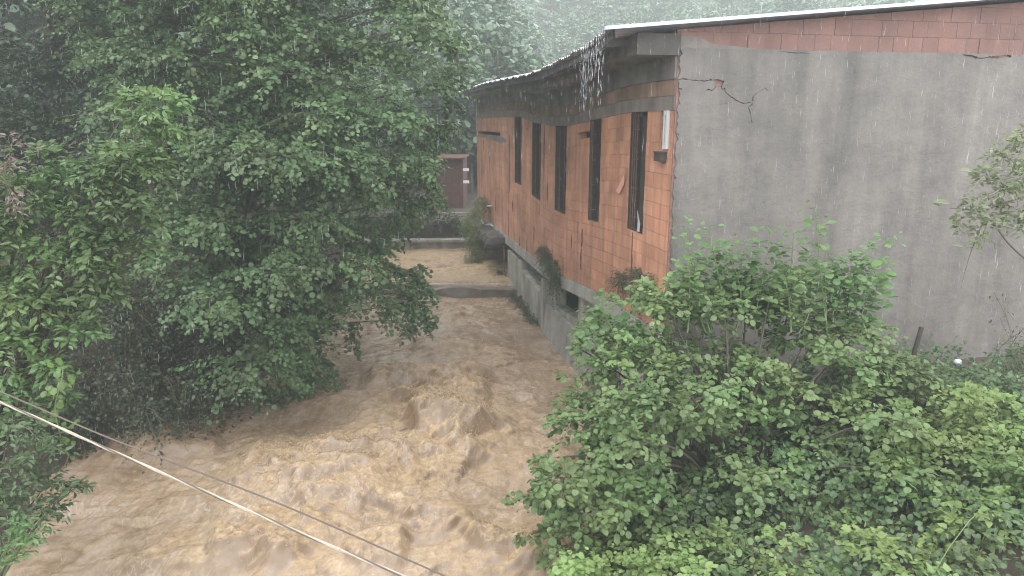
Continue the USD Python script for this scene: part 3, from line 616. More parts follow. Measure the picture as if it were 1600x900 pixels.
trunk_pts = smoothpath([tb, at(352, 560, 11.3), at(372, 440, 11.8), at(388, 300, 12.3), at(396, 120, 12.7), at(400, -120, 13.0)], 26)
def on_trunk(pts):
    def g_(c):
        h = np.clip(c[2] - .6 * np.linalg.norm(c[:2] - pts[len(pts) // 2][:2]) * .6, pts[3][2], pts[-1][2]); k = np.argmin(np.abs(pts[:, 2] - h)); return pts[k]
    return g_
L = clumpset(r_, cl + back, 122, 13, .082, trunk=trunk_pts[12], up=.25, droop=.45, flat=.7, tilt=.6)
lowr = lowr + edgec
L2_ = clumpset(r_, lowr, 300, 12, .078, trunk=trunk_pts[12], up=.1, droop=.8, flat=.8, tilt=.7)
L = tuple(np.concatenate([a_, b_]) for a_, b_ in zip(L[:4], L2_[:4])) + (L[4] + L2_[4],)
wood = [('trunk', tube(trunk_pts, np.linspace(.24, .07, 26), 10), 'bark'), ('trunk', tube(smoothpath([tb + [-.35, .1, 0], at(300, 560, 11.5), at(270, 420, 12.1), at(230, 250, 12.6), at(190, 60, 12.9)], 20), np.linspace(.18, .05, 20), 9), 'bark'),
        ('branches', limbs(on_trunk(trunk_pts), cl, .035) + limbs(on_trunk(trunk_pts), lowr, .016), 'bark'), ('twigs', twigs(L[4], .006, 3, 4), 'twig')]
build_plant('alder_tree', 'big dark green alder leaning over the river on the left', 'tree', 'alder_leaf', L, 'simple', .95, wood=wood, partname='crown')

# --- trees behind it that close the view on the left
def bank_tree(label, poly, n_, Yc, rad, leafmat, size, ntw, base, seed, group=None):
    r2 = np.random.default_rng(seed); c2 = sample_clumps(r2, Polygon(poly), n_, lambda x, y: Yc + r2.normal(0, .7), rad, .5)
    L2 = clumpset(r2, c2, ntw, 12, size, up=.3, droop=.4, flat=.75)
    top = np.array([np.mean([c[0] for c, _ in c2]), Yc + .3, max(c[2] for c, _ in c2) - .3]); bs = np.array([base[0], base[1], float(ground_z(np.array([base[0]]), np.array([base[1]]))[0]) - .2])
    tp = smoothpath([bs, bs * .6 + top * .4 + [.25, 0, 0], top], 16)
    build_plant('riverside_tree', label, 'tree', leafmat, L2, 'simple', .85, wood=[('trunk', tube(tp, np.linspace(.2, .05, 16), 8), 'bark'), ('branches', limbs(on_trunk(tp), c2, .03, 2), 'bark')], partname='crown', group=group)
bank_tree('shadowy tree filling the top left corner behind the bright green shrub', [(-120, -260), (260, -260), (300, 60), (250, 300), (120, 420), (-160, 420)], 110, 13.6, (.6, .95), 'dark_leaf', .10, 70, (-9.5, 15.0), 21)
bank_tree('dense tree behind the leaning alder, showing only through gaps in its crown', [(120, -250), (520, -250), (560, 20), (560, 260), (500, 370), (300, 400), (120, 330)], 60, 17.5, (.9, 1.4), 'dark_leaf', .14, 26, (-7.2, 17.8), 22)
bank_tree('tree at the far left bank beside the rusty shed, half hidden by the alder', [(380, -100), (580, -100), (600, 120), (600, 300), (570, 350), (400, 370)], 46, 24.0, (1.1, 1.6), 'alder_leaf', .17, 22, (-6.6, 24.2), 23)

# --- dark growth hanging down the left bank under the alder
r_ = np.random.default_rng(31)
poly = Polygon([(-60, 430), (330, 420), (366, 500), (362, 610), (345, 655), (290, 668), (160, 678), (60, 690), (-60, 660)])
cl = sample_clumps(r_, poly, 110, lambda x, y: 10.9 + (470 - y) * .004 - abs(x - 250) * .001, (.35, .55), .3)
cl = [(c, np.array([rd[0], rd[0] * .8, rd[0] * 1.2])) for c, rd in cl]
L = clumpset(r_, cl, 130, 12, .055, up=-.15, droop=.9, flat=.9, tilt=.8)
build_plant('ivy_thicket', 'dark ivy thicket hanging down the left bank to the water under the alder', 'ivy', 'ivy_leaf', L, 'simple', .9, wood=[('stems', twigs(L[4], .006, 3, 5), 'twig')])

# --- bright shrub with long leaves at the left edge
r_ = np.random.default_rng(41)
pl = [(250, 165, 7.2, .28), (225, 200, 7.2, .30), (262, 210, 7.3, .24), (190, 250, 7.1, .34), (140, 270, 7.0, .30), (100, 290, 7.0, .3), (232, 262, 7.2, .3), (70, 330, 6.9, .34), (20, 300, 6.8, .3), (185, 320, 7.0, .34), (150, 385, 6.9, .34), (215, 345, 7.1, .28), (215, 395, 7.0, .26), (105, 410, 6.8, .32), (35, 400, 6.7, .34), (60, 480, 6.6, .30), (15, 540, 6.5, .34), (110, 520, 6.7, .3), (140, 465, 6.8, .28), (60, 580, 6.5, .3), (160, 430, 6.9, .26), (10, 470, 6.5, .3), (110, 350, 6.9, .3), (-40, 360, 6.7, .4), (-50, 520, 6.5, .4), (170, 290, 7.0, .26), (20, 620, 6.4, .3), (-20, 660, 6.4, .3), (0, 350, 6.9, .34), (-60, 440, 6.6, .4), (60, 250, 7.2, .26), (80, 630, 6.6, .22), (205, 160, 7.3, .2), (100, 460, 6.9, .3), (30, 440, 6.9, .3)]
cl = [(at(x, y, Y), np.array([q_, q_, q_ * .75])) for x, y, Y, q_ in pl]
sh0 = at(-60, 660, 6.6); sh0[2] = .8
L = clumpset(r_, cl, 420, 9, .098, trunk=sh0, up=.45, droop=.25, flat=.8, tilt=.55)
build_plant('broadleaf_shrub', 'bright green shrub with long leaves in front of the alder at the left edge', 'shrub', 'shrub_leaf', L, 'long', .5, singles=180,
            wood=[('stems', limbs(lambda c: sh0, cl, .022), 'bark'), ('twigs', twigs(L[4], .004, 3, 3), 'twig')])
dl = at(10, 250, 6.8); r_ = np.random.default_rng(43)
L = clumpset(r_, [(at(10, 290, 6.6), np.array([.28, .28, .2])), (at(15, 230, 6.7), np.array([.2, .2, .2])), (at(-20, 260, 6.7), np.array([.3, .3, .3]))], 240, 8, .07, up=.2, droop=.6, flat=.8, tilt=.8)
plain('withered_leaf', (.13, .10, .085), .8, noise=8, amt=.5)
build_plant('withered_branch', 'greyish brown withered branch sticking out at the left edge above the bright shrub', 'branch', 'withered_leaf', L, 'long', .35, wood=[('stem', [tube(smoothpath([at(-120, 420, 6.8), at(-40, 330, 6.7), at(20, 240, 6.7)], 10), np.linspace(.02, .006, 10), 5)] + twigs(L[4], .003), 'twig')])

# --- lower left bush at the water's edge
r_ = np.random.default_rng(51)
pl = [(20, 660, 6.0, .32), (60, 700, 6.0, .28), (10, 740, 5.9, .34), (70, 760, 6.0, .26), (100, 768, 6.0, .18), (40, 800, 5.8, .28), (0, 840, 5.6, .26), (-40, 780, 5.7, .4), (120, 760, 6.0, .10), (75, 795, 5.95, .16)]
cl = [(at(x, y, Y), np.array([q_, q_, q_ * .75])) for x, y, Y, q_ in pl]; b0 = at(-40, 860, 5.8); b0[2] = .3
L = clumpset(r_, cl, 330, 9, .075, trunk=b0, up=.2, droop=.55, flat=.75)
build_plant('waterside_bush', 'dark narrow leaved bush reaching over the water at the lower left edge', 'bush', 'low_bush_leaf', L, 'long', .48, singles=60, wood=[('stems', limbs(lambda c: b0, cl, .016), 'bark'), ('twigs', twigs(L[4], .004, 3, 3), 'twig')])
r_ = np.random.default_rng(52)
cl = [(at(x, y, Y), np.array([q_, q_, q_ * .6])) for x, y, Y, q_ in [(15, 850, 5.2, .2), (45, 835, 5.3, .14), (5, 880, 5.1, .2), (25, 820, 5.3, .15)]]; b1 = at(-10, 940, 5.2)
L = clumpset(r_, cl, 420, 7, .07, trunk=b1, up=.5, droop=.3, flat=.7)
build_plant('young_shrub', 'small light green shrub in the bottom left corner', 'shrub', 'shrub_leaf', L, 'long', .5, wood=[('stems', limbs(lambda c: b1, cl, .012), 'green_stem')])
r_ = np.random.default_rng(53)
ln = smoothpath([at(98, 575, 6.25), at(92, 610, 6.2), at(86, 640, 6.2), at(94, 680, 6.2), at(92, 705, 6.2)], 16)
k = r_.integers(0, 16, 46); pos = ln[k] + r_.normal(0, .07, (46, 3)); L = (pos, norm(r_.normal(0, .6, (46, 3)) + [0, 0, -.6]), norm(r_.normal(0, .4, (46, 3)) + [0, -1, .6]), r_.uniform(.045, .085, 46), [])
build_plant('hanging_vine', 'vine with round yellow green leaves hanging beside the water at the left', 'vine', 'vine_leaf', L, 'round', .95, wood=[('stem', tube(ln, .006, 5), 'green_stem')])

# --- the big bush on the right bank
r_ = np.random.default_rng(61)
poly = Polygon([(905, 600), (935, 500), (1000, 470), (1080, 440), (1160, 450), (1260, 440), (1340, 450), (1385, 540), (1460, 592), (1470, 620), (1420, 660), (1380, 780), (1330, 930), (870, 930), (840, 850), (850, 800), (850, 740), (880, 680)])
def bush_depth(x, y): return 7.9 - (y - 430) / 500 * 2.3 + .0006 * abs(x - 1150)
cl = sample_clumps(r_, poly, 105, bush_depth, (.26, .42), .25)
ext = [(830, 775, 6.5, .17), (800, 780, 6.5, .09), (850, 790, 6.5, .2), (870, 715, 6.7, .2), (845, 728, 6.8, .12), (900, 650, 7.0, .24), (890, 590, 7.3, .15), (830, 835, 6.2, .14), (855, 830, 6.2, .17), (870, 870, 6.0, .22), (930, 520, 7.6, .2), (905, 545, 7.6, .1), (945, 470, 7.8, .15), (1478, 578, 7.5, .10)]
ext = [(at(x, y, Y), np.array([q_, q_, q_ * .5])) for x, y, Y, q_ in ext]
bk = [(c + [r_.normal(0, .2), .8, -.1], rd) for c, rd in cl[::2]]
root = at(1150, 830, 7.1); root[2] = .9
L = clumpset(r_, cl + bk + ext, 235, 10, .076, trunk=root, up=.35, droop=.3, flat=.75)
stems = [tube(bez(root + r_.normal(0, .12, 3) * [1, 1, 0] - [0, 0, .3], (root + c) / 2 + [0, 0, .3], c, 8), np.linspace(.026, .008, 8), 5) for c, _ in (cl + ext)[::2]]
build_plant('hazel_bush', 'big round leaved green bush on the right bank, hiding the foot of the building', 'bush', 'hazel_leaf', L, 'round', .84, singles=290,
            wood=[('stems', stems, 'bark'), ('twigs', twigs(L[4], .004, 3, 3), 'twig')])
# tall pale shoots that stand up out of it before the plaster
r_ = np.random.default_rng(62)
shoots = [((1110, 520), (1085, 430), (1068, 345), 7.6), ((1140, 500), (1120, 420), (1108, 355), 7.6), ((1180, 490), (1195, 420), (1205, 355), 7.7), ((1150, 500), (1160, 430), (1155, 375), 7.7), ((1290, 500), (1280, 400), (1274, 322), 7.6), ((1300, 500), (1320, 440), (1392, 372), 7.7), ((1230, 500), (1235, 430), (1240, 365), 7.7), ((1320, 520), (1370, 450), (1360, 410), 7.7), ((1050, 520), (1020, 470), (985, 450), 7.7), ((980, 560), (950, 500), (935, 462), 7.5), ((960, 580), (915, 545), (895, 520), 7.4)]
shoots += [((int(x + r_.normal(0, 15)), 520), (int(x + r_.normal(0, 12)), int(y + 60)), (int(x + r_.normal(0, 14)), int(y)), 7.7 + r_.normal(0, .15)) for x, y in [(x, 455 - r_.uniform(0, 75)) for x in np.arange(1070, 1360, 13)]]
pos, ax, nn, szs, st = [], [], [], [], []
for a, b, c, Y in shoots:
    l = smoothpath([at(*a, Y - .1), at(*b, Y), at(*c, Y)], 24); st.append(tube(l, np.linspace(.010, .003, 24), 5))
    for k in range(4, 24):
        for q_ in range(2 + (k > 8)):
            ang = r_.uniform(0, 2 * math.pi); dirn = np.array([math.cos(ang), math.sin(ang), r_.uniform(-.3, .5)]); ax.append(dirn); pos.append(l[k] + dirn * r_.uniform(.02, .16)); nn.append(norm(np.array([0, -.2, 1]) + r_.normal(0, .4, 3))); szs.append(r_.uniform(.065, .125) * (1 - .35 * (k > 20)))
L = (np.array(pos), norm(np.array(ax)), np.array(nn), np.array(szs), [])
build_plant('young_saplings', 'pale leafy shoots standing up from the big bush in front of the grey plaster', 'saplings', 'shoot_leaf', L, 'round', .8, singles=120, wood=[('stem', s_, 'green_stem') for s_ in st])

r_ = np.random.default_rng(70)
gp = np.column_stack([r_.uniform(.9, 6.5, 9000), r_.uniform(4.5, 11.5, 9000)])
loc = gp - B0; gp = gp[~((loc @ GV > -.3) & (loc @ DV > -.25)) & (gp[:, 0] > interp(gp[:, 1], EDGE_R) + .05)]
gz = ground_z(gp[:, 0], gp[:, 1]); tallness = .12 + .5 * meshkit.noise(np.column_stack([gp * 1.3, 0 * gz]), 3)
pos = np.column_stack([gp, gz + tallness * r_.uniform(.1, 1, len(gp))])
pos = np.concatenate([pos + r_.normal(0, .05, pos.shape) for _ in range(3)])
obj('ground_cover', merge(*leaves(pos, norm(r_.normal(0, 1, pos.shape) + [0, 0, -.2]), norm(r_.normal(0, .45, pos.shape) + [0, -.15, 1]), r_.uniform(.04, .075, len(pos)), .8, 'simple')), 'low_bush_leaf', kind='stuff', label='low leafy ground cover over the right bank', cat='ground cover')
gp = np.column_stack([r_.uniform(-12, -4.5, 9000), r_.uniform(4.0, 20, 9000)]); gp = gp[gp[:, 0] < interp(gp[:, 1], EDGE_L) + .1]
gz = ground_z(gp[:, 0], gp[:, 1]); pos = np.column_stack([gp, gz + r_.uniform(.05, .5, len(gp))]); pos = np.concatenate([pos + r_.normal(0, .07, pos.shape) for _ in range(3)])
obj('bank_growth', merge(*leaves(pos, norm(r_.normal(0, 1, pos.shape) + [.2, 0, -.3]), norm(r_.normal(0, .5, pos.shape) + [.4, -.3, .8]), r_.uniform(.05, .10, len(pos)), .7, 'simple')), 'ivy_leaf', kind='stuff', label='low dark growth covering the left bank', cat='ground cover')
# --- bramble and ground cover at the bottom right
def ground_at(p): return float(ground_z(np.array([p[0]]), np.array([p[1]]))[0])
r_ = np.random.default_rng(71)
poly = Polygon([(1390, 690), (1440, 640), (1500, 615), (1640, 630), (1640, 930), (1230, 930), (1330, 830)])
cl = sample_clumps(r_, poly, 70, lambda x, y: 7.3 - (y - 600) / 300 * 2.1, (.22, .36), .2)
L = clumpset(r_, cl, 330, 8, .07, up=.7, droop=.25, flat=.5, tilt=.5)
root = at(1560, 880, 6.3); root[2] = 1.1
build_plant('bramble_thicket', 'light green bramble thicket spreading over the bottom right corner', 'bramble', 'bramble_leaf', L, 'dart', .75, singles=200, wood=[('stems', limbs(lambda c: root, cl, .008, 2), 'green_stem'), ('twigs', twigs(L[4], .003, 3, 4), 'green_stem')])
r_ = np.random.default_rng(72)
poly = Polygon([(900, 870), (1000, 845), (1150, 830), (1260, 850), (1300, 940), (860, 940)])
cl = sample_clumps(r_, poly, 34, lambda x, y: 5.55 - (y - 850) / 200 * .6, (.16, .26), .16)
L = clumpset(r_, cl, 420, 7, .058, up=.7, droop=.2, flat=.5, tilt=.45)
root2 = at(1080, 960, 5.6)
build_plant('low_shrub', 'low yellowish green shrub at the bottom edge below the big bush', 'shrub', 'bramble_leaf', L, 'round', .8, singles=60, wood=[('stems', limbs(lambda c: root2, cl, .007, 2), 'green_stem')])
r_ = np.random.default_rng(73)
poly = Polygon([(1400, 580), (1480, 592), (1560, 560), (1650, 520), (1650, 640), (1500, 640), (1380, 680)])
cl = sample_clumps(r_, poly, 40, lambda x, y: 8.6 - (y - 560) / 100 * .9, (.22, .34), .2)
L = clumpset(r_, cl, 260, 8, .06, up=.5, droop=.3, flat=.7)
root3 = at(1540, 640, 8.4); root3[2] = 1.0
build_plant('wall_creeper', 'dark creeper along the foot of the grey plastered wall at the right', 'creeper', 'low_bush_leaf', L, 'simple', .85, wood=[('stems', limbs(lambda c: root3, cl, .008, 2), 'twig')])
r_ = np.random.default_rng(74)
lines, pos = [], []
for k in range(26):
    a = at(r_.uniform(1555, 1660), 640, 7.8); b = at(r_.uniform(1560, 1670), r_.uniform(470, 560), 7.8) + r_.normal(0, .1, 3); lines.append(smoothpath([a, (a + b) / 2 + r_.normal(0, .1, 3), b], 9))
for l in lines:
    for k in range(2, 9): pos += [l[k] + r_.normal(0, .04, 3) for _ in range(2)]
pos = np.array(pos); L = (pos, norm(r_.normal(0, 1, pos.shape)), norm(r_.normal(0, .5, pos.shape) + [0, 0, 1]), r_.uniform(.025, .05, len(pos)), [])
build_plant('wiry_bush', 'dark wiry bush at the right edge in front of the grey wall', 'bush', 'weed_leaf', L, 'long', .5, wood=[('stems', [tube(l, .004, 3) for l in lines], 'twig')])
# --- pale leaved branch at the right edge: a small tree whose stem stands just outside the frame
r_ = np.random.default_rng(81)
pl = [(1600, 215, 5.6, .16), (1575, 245, 5.6, .15), (1545, 272, 5.6, .13), (1560, 300, 5.55, .15), (1520, 325, 5.5, .13), (1500, 345, 5.5, .08), (1545, 345, 5.5, .15), (1590, 330, 5.5, .16), (1530, 370, 5.5, .10), (1640, 260, 5.6, .25), (1640, 340, 5.5, .25), (1590, 280, 5.5, .15)]
cl = [(at(x, y, Y), np.array([q_, q_, q_ * .8])) for x, y, Y, q_ in pl]
ts0 = at(1760, 700, 5.7); ts0[2] = 1.0
tp = smoothpath([ts0, at(1750, 480, 5.7), at(1720, 300, 5.7), at(1700, 120, 5.8)], 12)
L = clumpset(r_, cl, 900, 6, .058, trunk=tp[6], up=.1, droop=.4, flat=.9, tilt=.8)
big = [(at(x, y, 5.45), s_) for x, y, s_ in ((1485, 318, .13), (1500, 352, .12), (1520, 268, .10), (1470, 322, .08), (1505, 385, .09))]
L = (np.vstack([L[0], [b for b, _ in big]]), np.vstack([L[1], [[-.9, .1, .2]] * 5]), np.vstack([L[2], [[.2, -.5, .8]] * 5]), np.concatenate([L[3], [s_ for _, s_ in big]]), L[4])
bare = [tube(smoothpath([at(1750, 480, 5.7), at(1640, 430, 5.6), at(1575, 380, 5.55), at(1560, 360, 5.5)], 10), np.linspace(.012, .005, 10), 5), tube(smoothpath([at(1720, 300, 5.7), at(1620, 300, 5.6), at(1540, 325, 5.5), at(1485, 325, 5.48)], 10), np.linspace(.012, .004, 10), 5), tube(smoothpath([at(1540, 340, 5.5), at(1515, 400, 5.5), at(1502, 450, 5.5)], 8), np.linspace(.005, .002, 8), 4)]
build_plant('pale_leaved_tree', 'silvery pale leaved branch reaching in at the right edge before the plaster', 'tree', 'pale_leaf', L, 'long', .55, singles=60, wood=[('trunk', tube(tp, np.linspace(.06, .03, 12), 8), 'bark'), ('branches', bare, 'twig'), ('twigs', twigs(L[4], .0025, 3, 2), 'twig')], partname='crown')

# --- plants on and under the building
def tuft(name, label, cat, leafmat, pts, size, dens, seed, aspect=.45, per=9, up=.3, droop=.6, kind='long'):
    r2 = np.random.default_rng(seed); L2 = clumpset(r2, pts, dens, per, size, up=up, droop=droop, flat=.9, tilt=.8)
    build_plant(name, label, cat, leafmat, L2, kind, aspect, wood=[('stems', twigs(L2[4], .004, 3, 2), 'twig')])
def fpt(s, t, z): return W(np.array([[s, t, z]]))[0]
tuft('wall_weed', 'drooping green weed growing out of the river wall above the dark basement opening', 'weed', 'weed_leaf', [(fpt(-.12, 6.2, 2.05), np.array([.25, .35, .28])), (fpt(-.14, 5.6, 1.95), np.array([.22, .3, .3])), (fpt(-.1, 6.6, 2.15), np.array([.2, .3, .2])), (fpt(-.15, 5.3, 1.75), np.array([.15, .2, .4]))], .05, 1300, 91)
tuft('wall_weed', 'greyish weed tuft on the river wall under the nearest tall window', 'weed', 'weed_leaf', [(fpt(-.1, .9, 2.5), np.array([.2, .25, .2])), (fpt(-.1, .4, 2.48), np.array([.18, .2, .2])), (fpt(-.1, 1.5, 2.3), np.array([.2, .3, .22])), (fpt(-.1, .6, 2.25), np.array([.25, .3, .2]))], .04, 1700, 92)
tuft('moss_clump', 'mossy weeds at the waterline of the grey concrete pier', 'weed', 'weed_leaf', [(fpt(-.1, t, z), np.array([.2, .35, .25])) for t, z in ((10.6, .45), (9.8, .4), (9.0, .42), (8.3, .35), (7.7, .3), (7.3, .25))], .05, 900, 93)
lp = [(at(x, y, Y), np.array([a_, a_, b_])) for x, y, Y, a_, b_ in ((752, 312, 23.5, .30, .35), (742, 330, 23.2, .36, .4), (730, 345, 23, .34, .4), (745, 355, 22.6, .30, .45), (735, 372, 22.4, .26, .45), (742, 392, 22.2, .2, .5), (732, 405, 22.2, .16, .4), (741, 420, 22, .14, .4), (748, 405, 22, .12, .4), (737, 440, 22, .10, .25), (755, 380, 22.4, .12, .3))]
tuft('ledge_creeper', 'yellowish creeper trailing from the broken ledge down to the water', 'creeper', 'creeper_leaf', lp, .085, 520, 94, aspect=.4, up=-.1, droop=1.1)
tuft('pier_shrub', 'small dark shrub beside the first grey pier at the waterline', 'shrub', 'ivy_leaf', [(fpt(-.2, 11.6, .55), np.array([.2, .4, .3])), (fpt(-.2, 11.9, .35), np.array([.25, .4, .2]))], .06, 900, 95)

# ------------------------------------------------------------------ far bank: wall, shed, railing, growth
plain('weir_concrete', (.125, .105, .085), .4, noise=3.5, amt=.5, bump=.012)
wm = trimesh.creation.box([6.6, .34, 1.4]); wm = trimesh.Trimesh(*trimesh.remesh.subdivide_to_size(wm.vertices, wm.faces, .25), process=True)
wm.apply_translation([-1.9, 19.28, -.44]); wm.vertices[:] += (meshkit.noise(wm.vertices * [2.3, 2, 3], 8)[:, None] - .5) * np.array([0, .10, .09])
obj('weir_sill', wm, 'weir_concrete', smooth=50, label='dark wet concrete sill of the weir crossing the river under the building', cat='weir')
fbk = thing('river_wall_far', 'low grey concrete wall across the river at the far bend', 'wall')
def strip(a, b, w, z0, z1):
    a, b = np.array(a, float), np.array(b, float); e = (b - a) / np.linalg.norm(b - a); n_ = np.array([-e[1], e[0]]) * w / 2
    return trimesh.convex.convex_hull(np.array([[*(p + q_ * n_), z] for p in (a, b) for q_ in (-1, 1) for z in (z0, z1)]))
obj('wall', strip((-9, 25.0), (3.4, 25.6), .35, -.6, .58), 'mossy_concrete', fbk)
obj('coping', strip((-9, 24.95), (3.4, 25.55), .5, .583, .66), 'mossy_concrete', fbk)
sh = thing('rusty_shed', 'rusty red sheet shed across the river between the alder and the brick building', 'shed')
x1 = at(722, 280, 31)[0]; x0 = x1 - 1.5; zt, zb_ = at(706, 248, 31)[2], 1.0
cor = []
for k in range(8):
    a = x0 + (x1 - x0) * k / 8; obj('wall_sheet', bx(a + .004, a + .186, 31.0 - .02 * (k % 2), 31.05, zb_, zt), 'rusty_sheet', sh)
obj('side_wall', bx(x1 - .01, x1 + .04, 31.0, 34, zb_, zt), 'rusty_sheet', sh); obj('back_wall', bx(x0, x1, 33.95, 34, zb_, zt), 'rusty_sheet', sh); obj('left_wall', bx(x0 - .04, x0 + .003, 31.0, 34, zb_, zt), 'rusty_sheet', sh)
obj('roof', bx(x0 - .2, x1 + .15, 30.7, 34.2, zt + .002, zt + .06), 'rusty_sheet', sh)
for z in (at(725, 265, 31)[2], at(725, 284, 31)[2]): obj('white_plank', bx(x1 + .045, x1 + .3, 30.95, 31.0, z - .06, z + .06), 'pale_paint', sh)
rl = thing('bank_railing', 'pale pipe railing below the rusty shed on the far bank', 'railing')
for z in (at(700, 333, 28.6)[2], at(700, 344, 28.6)[2]): obj('rail', tube([[-7.5, 28.6, z], [-4, 28.6, z], [-1.2, 28.6, z]], .035, 6), 'pale_paint' if z < 1 else 'concrete', rl)
for k in range(6): obj('post', tube([[-7.4 + 1.2 * k, 28.62, .3], [-7.4 + 1.2 * k, 28.62, at(700, 330, 28.6)[2]]], .03, 6), 'concrete', rl)
r_ = np.random.default_rng(101)
cl = [(np.array([x, 26.4 + r_.normal(0, .3), r_.uniform(.9, 2.1)]), np.array([.7, .5, .5])) for x in np.arange(-8.5, -2.2, .35)] + [(np.array([x, 26.6, r_.uniform(.8, 1.2)]), np.array([.6, .4, .4])) for x in np.arange(-2.6, 1.5, .4)]
L = clumpset(r_, cl, 60, 10, .12, up=.2, droop=.6)
build_plant('bank_bushes', 'dark bushes above the low concrete wall on the far bank', 'bushes', 'weed_leaf', L, 'simple', .8, wood=[('stems', twigs(L[4], .008, 3, 4), 'twig')])

# ------------------------------------------------------------------ wood on the hills
def hill_tree(seed, h, w):
    r2 = np.random.default_rng(seed); c = []
    for k in range(26):
        u = r2.random(); a = r2.uniform(0, 2 * math.pi); rr = w * math.sqrt(max(.05, 1 - (2 * u - .9) ** 2)) * r2.uniform(.5, 1); c.append((np.array([rr * math.cos(a), rr * math.sin(a), h * (.25 + .72 * u)]), np.array([.9, .9, .7]) * w * .38))
    L2 = clumpset(r2, c, 26 / (w * .38) ** 2, 5, .34, up=.4, droop=.4)
    v, f = leaves(*L2[:4], .85, 'simple'); return merge(v, f), tube(np.array([[0, 0, -1], [0.1, 0, h * .5], [0, 0, h * .85]]), [.2, .12, .04], 6)
forest = UsdGeom.PointInstancer.Define(stage, '/World/hill_forest')
tag(forest, 'misty green wood covering the hillsides behind the building', 'wood', kind='stuff')
protos = []
for k, (h, w) in enumerate(((8, 2.3), (6.5, 2.6), (9.5, 2.2), (5, 1.9), (7.2, 3.0))):
    p = UsdGeom.Xform.Define(stage, f'/World/hill_forest/tree_{k:03d}'); (lv, wd) = hill_tree(200 + k, h, w)
    obj('crown', lv, 'hill_leaf', p.GetPrim()); obj('trunk', wd, 'bark', p.GetPrim()); protos.append(p.GetPath())
r_ = np.random.default_rng(111); pp = []
for n_, (xa, xb, ya, yb) in ((1500, (-60, 50, 84, 144)), (900, (-60, 130, 176, 240))):
    k = 0
    while k < n_:
        x, y = r_.uniform(xa, xb), r_.uniform(ya, yb)
        if x < -12 and y < 50 and r_.random() < .5: pass
        pp.append((x, y)); k += 1
for _ in range(70): pp.append((r_.uniform(-22, -9), r_.uniform(24, 44)))
for _ in range(160): pp.append((r_.uniform(-34, 0), r_.uniform(56, 84)))
for _ in range(22): pp.append((r_.uniform(-7, -.5), r_.uniform(37, 43)))
pp = np.array(pp); zz = ground_z(pp[:, 0], pp[:, 1])
forest.CreatePrototypesRel().SetTargets(protos)
forest.CreateProtoIndicesAttr(Vt.IntArray.FromNumpy(r_.integers(0, 5, len(pp)).astype(np.int32)))
forest.CreatePositionsAttr(Vt.Vec3fArray.FromNumpy(np.column_stack([pp, zz]).astype(np.float32)))
sc_ = r_.uniform(.75, 1.25, len(pp)) * np.where(pp[:, 1] > 70, 1.2, 1.0); forest.CreateScalesAttr(Vt.Vec3fArray.FromNumpy(np.column_stack([sc_, sc_, sc_ * r_.uniform(.85, 1.15, len(pp))]).astype(np.float32)))
an = r_.uniform(0, 2 * math.pi, len(pp)); forest.CreateOrientationsAttr(Vt.QuathArray([Gf.Quath(float(math.cos(a / 2)), 0, 0, float(math.sin(a / 2))) for a in an]))

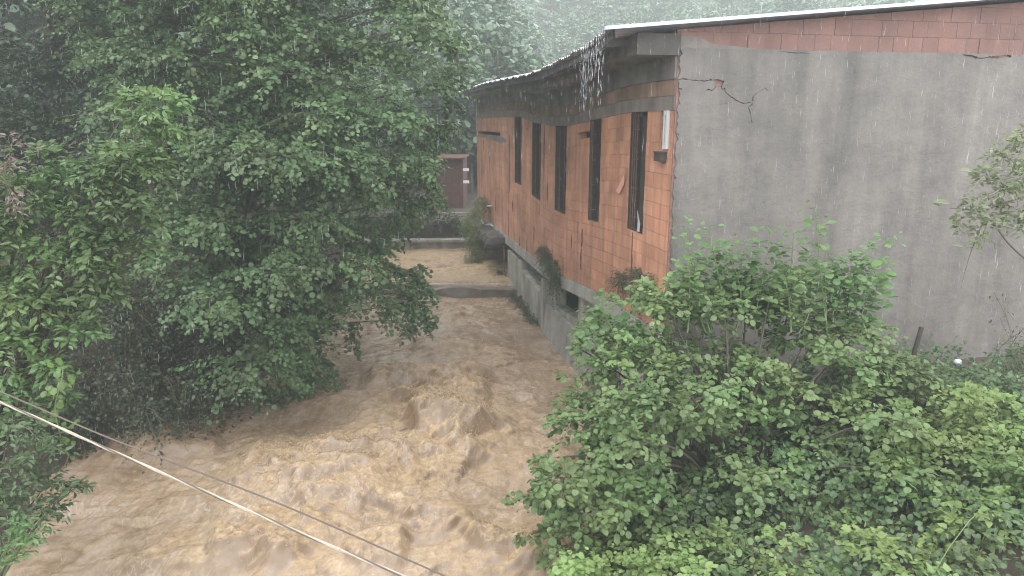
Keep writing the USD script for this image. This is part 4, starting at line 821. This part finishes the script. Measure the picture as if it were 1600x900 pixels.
# ------------------------------------------------------------------ cables, stake, litter
ln = smoothpath([at(-260, 518, 3.3), at(0, 628, 3.15), at(320, 768, 2.95), at(630, 900, 2.75), at(900, 1005, 2.6)], 160)
ln = np.vstack([ln[0] + (ln[0] - ln[4]) / np.linalg.norm(ln[0] - ln[4]) * np.linspace(9, .3, 30)[:, None], ln, ln[-1] + (ln[-1] - ln[-5]) / np.linalg.norm(ln[-1] - ln[-5]) * np.linspace(.3, 7, 30)[:, None]])
cb = thing('overhead_cable', 'thick pale twisted cable crossing the lower left of the view', 'cable')
ph = np.concatenate([[0], np.cumsum(np.linalg.norm(np.diff(ln, axis=0), axis=1))]) * 2 * math.pi / .45
for k in range(3):
    o = np.column_stack([0 * ph, np.cos(ph + k * 2.1), np.sin(ph + k * 2.1)]) * .0036; obj('strand', tube(ln + o, .0038, 7), 'pale_rope' if k else 'dark_cable', cb, smooth=50)
ln = smoothpath([at(-260, 540, 3.6), at(0, 612, 3.5), at(150, 676, 3.4), at(400, 772, 3.2), at(695, 900, 3.0), at(900, 985, 2.9)], 80)
ln = np.vstack([ln[0] + (ln[0] - ln[3]) / np.linalg.norm(ln[0] - ln[3]) * 9, ln, ln[-1] + (ln[-1] - ln[-4]) / np.linalg.norm(ln[-1] - ln[-4]) * 7])
obj('thin_cable', tube(ln, .0042, 6), 'dark_cable', smooth=50, label='thin dark cable running behind the thick pale one', cat='cable')
a = at(1418, 590, 8.55); b = at(1440, 511, 8.6)
obj('stake', tube([a - [0, 0, .3], (a + b) / 2, b], [.03, .03, .027], 6), 'dark_wood', label='short dark wooden stake leaning before the plastered wall', cat='stake')
c = at(1497, 566, 8.45); lm = trimesh.creation.icosphere(2, .05); lm.vertices[:] = lm.vertices * [1, .7, .8] * (1 + .5 * (meshkit.noise(lm.vertices * 30)[:, None] - .5)) + c
obj('plastic_bag', lm, 'litter', smooth=True, label='crumpled whitish plastic scrap caught in the creeper by the wall', cat='litter')

# ------------------------------------------------------------------ rain and the rainy air
r_ = np.random.default_rng(121); N = 42000
Y = 2.6 + 22 * r_.random(N) ** 1.0; X = (r_.random(N) - .5) * (Y * 1.6 + 3); Z = r_.random(N) * 9
gz = ground_z(X, Y); ok = Z > np.maximum(gz, .2) + .1
loc = np.column_stack([X - B0[0], Y - B0[1]]); ok &= ~((loc @ GV > -1.1) & (loc @ DV > -.35))
Pn = np.column_stack([X, Y, Z])[ok]; obj('rain', drops(Pn, r_.uniform(.035, .075, len(Pn)), r_.uniform(.00015, .0004, len(Pn))), 'falling_water', kind='stuff', label='raindrops falling through the whole scene', cat='rain')
hz = bx(-145, 175, -15, 265, -2.4, 80)
obj('haze', hz, 'rain_haze', kind='stuff', label='pale rainy mist filling the valley', cat='haze')
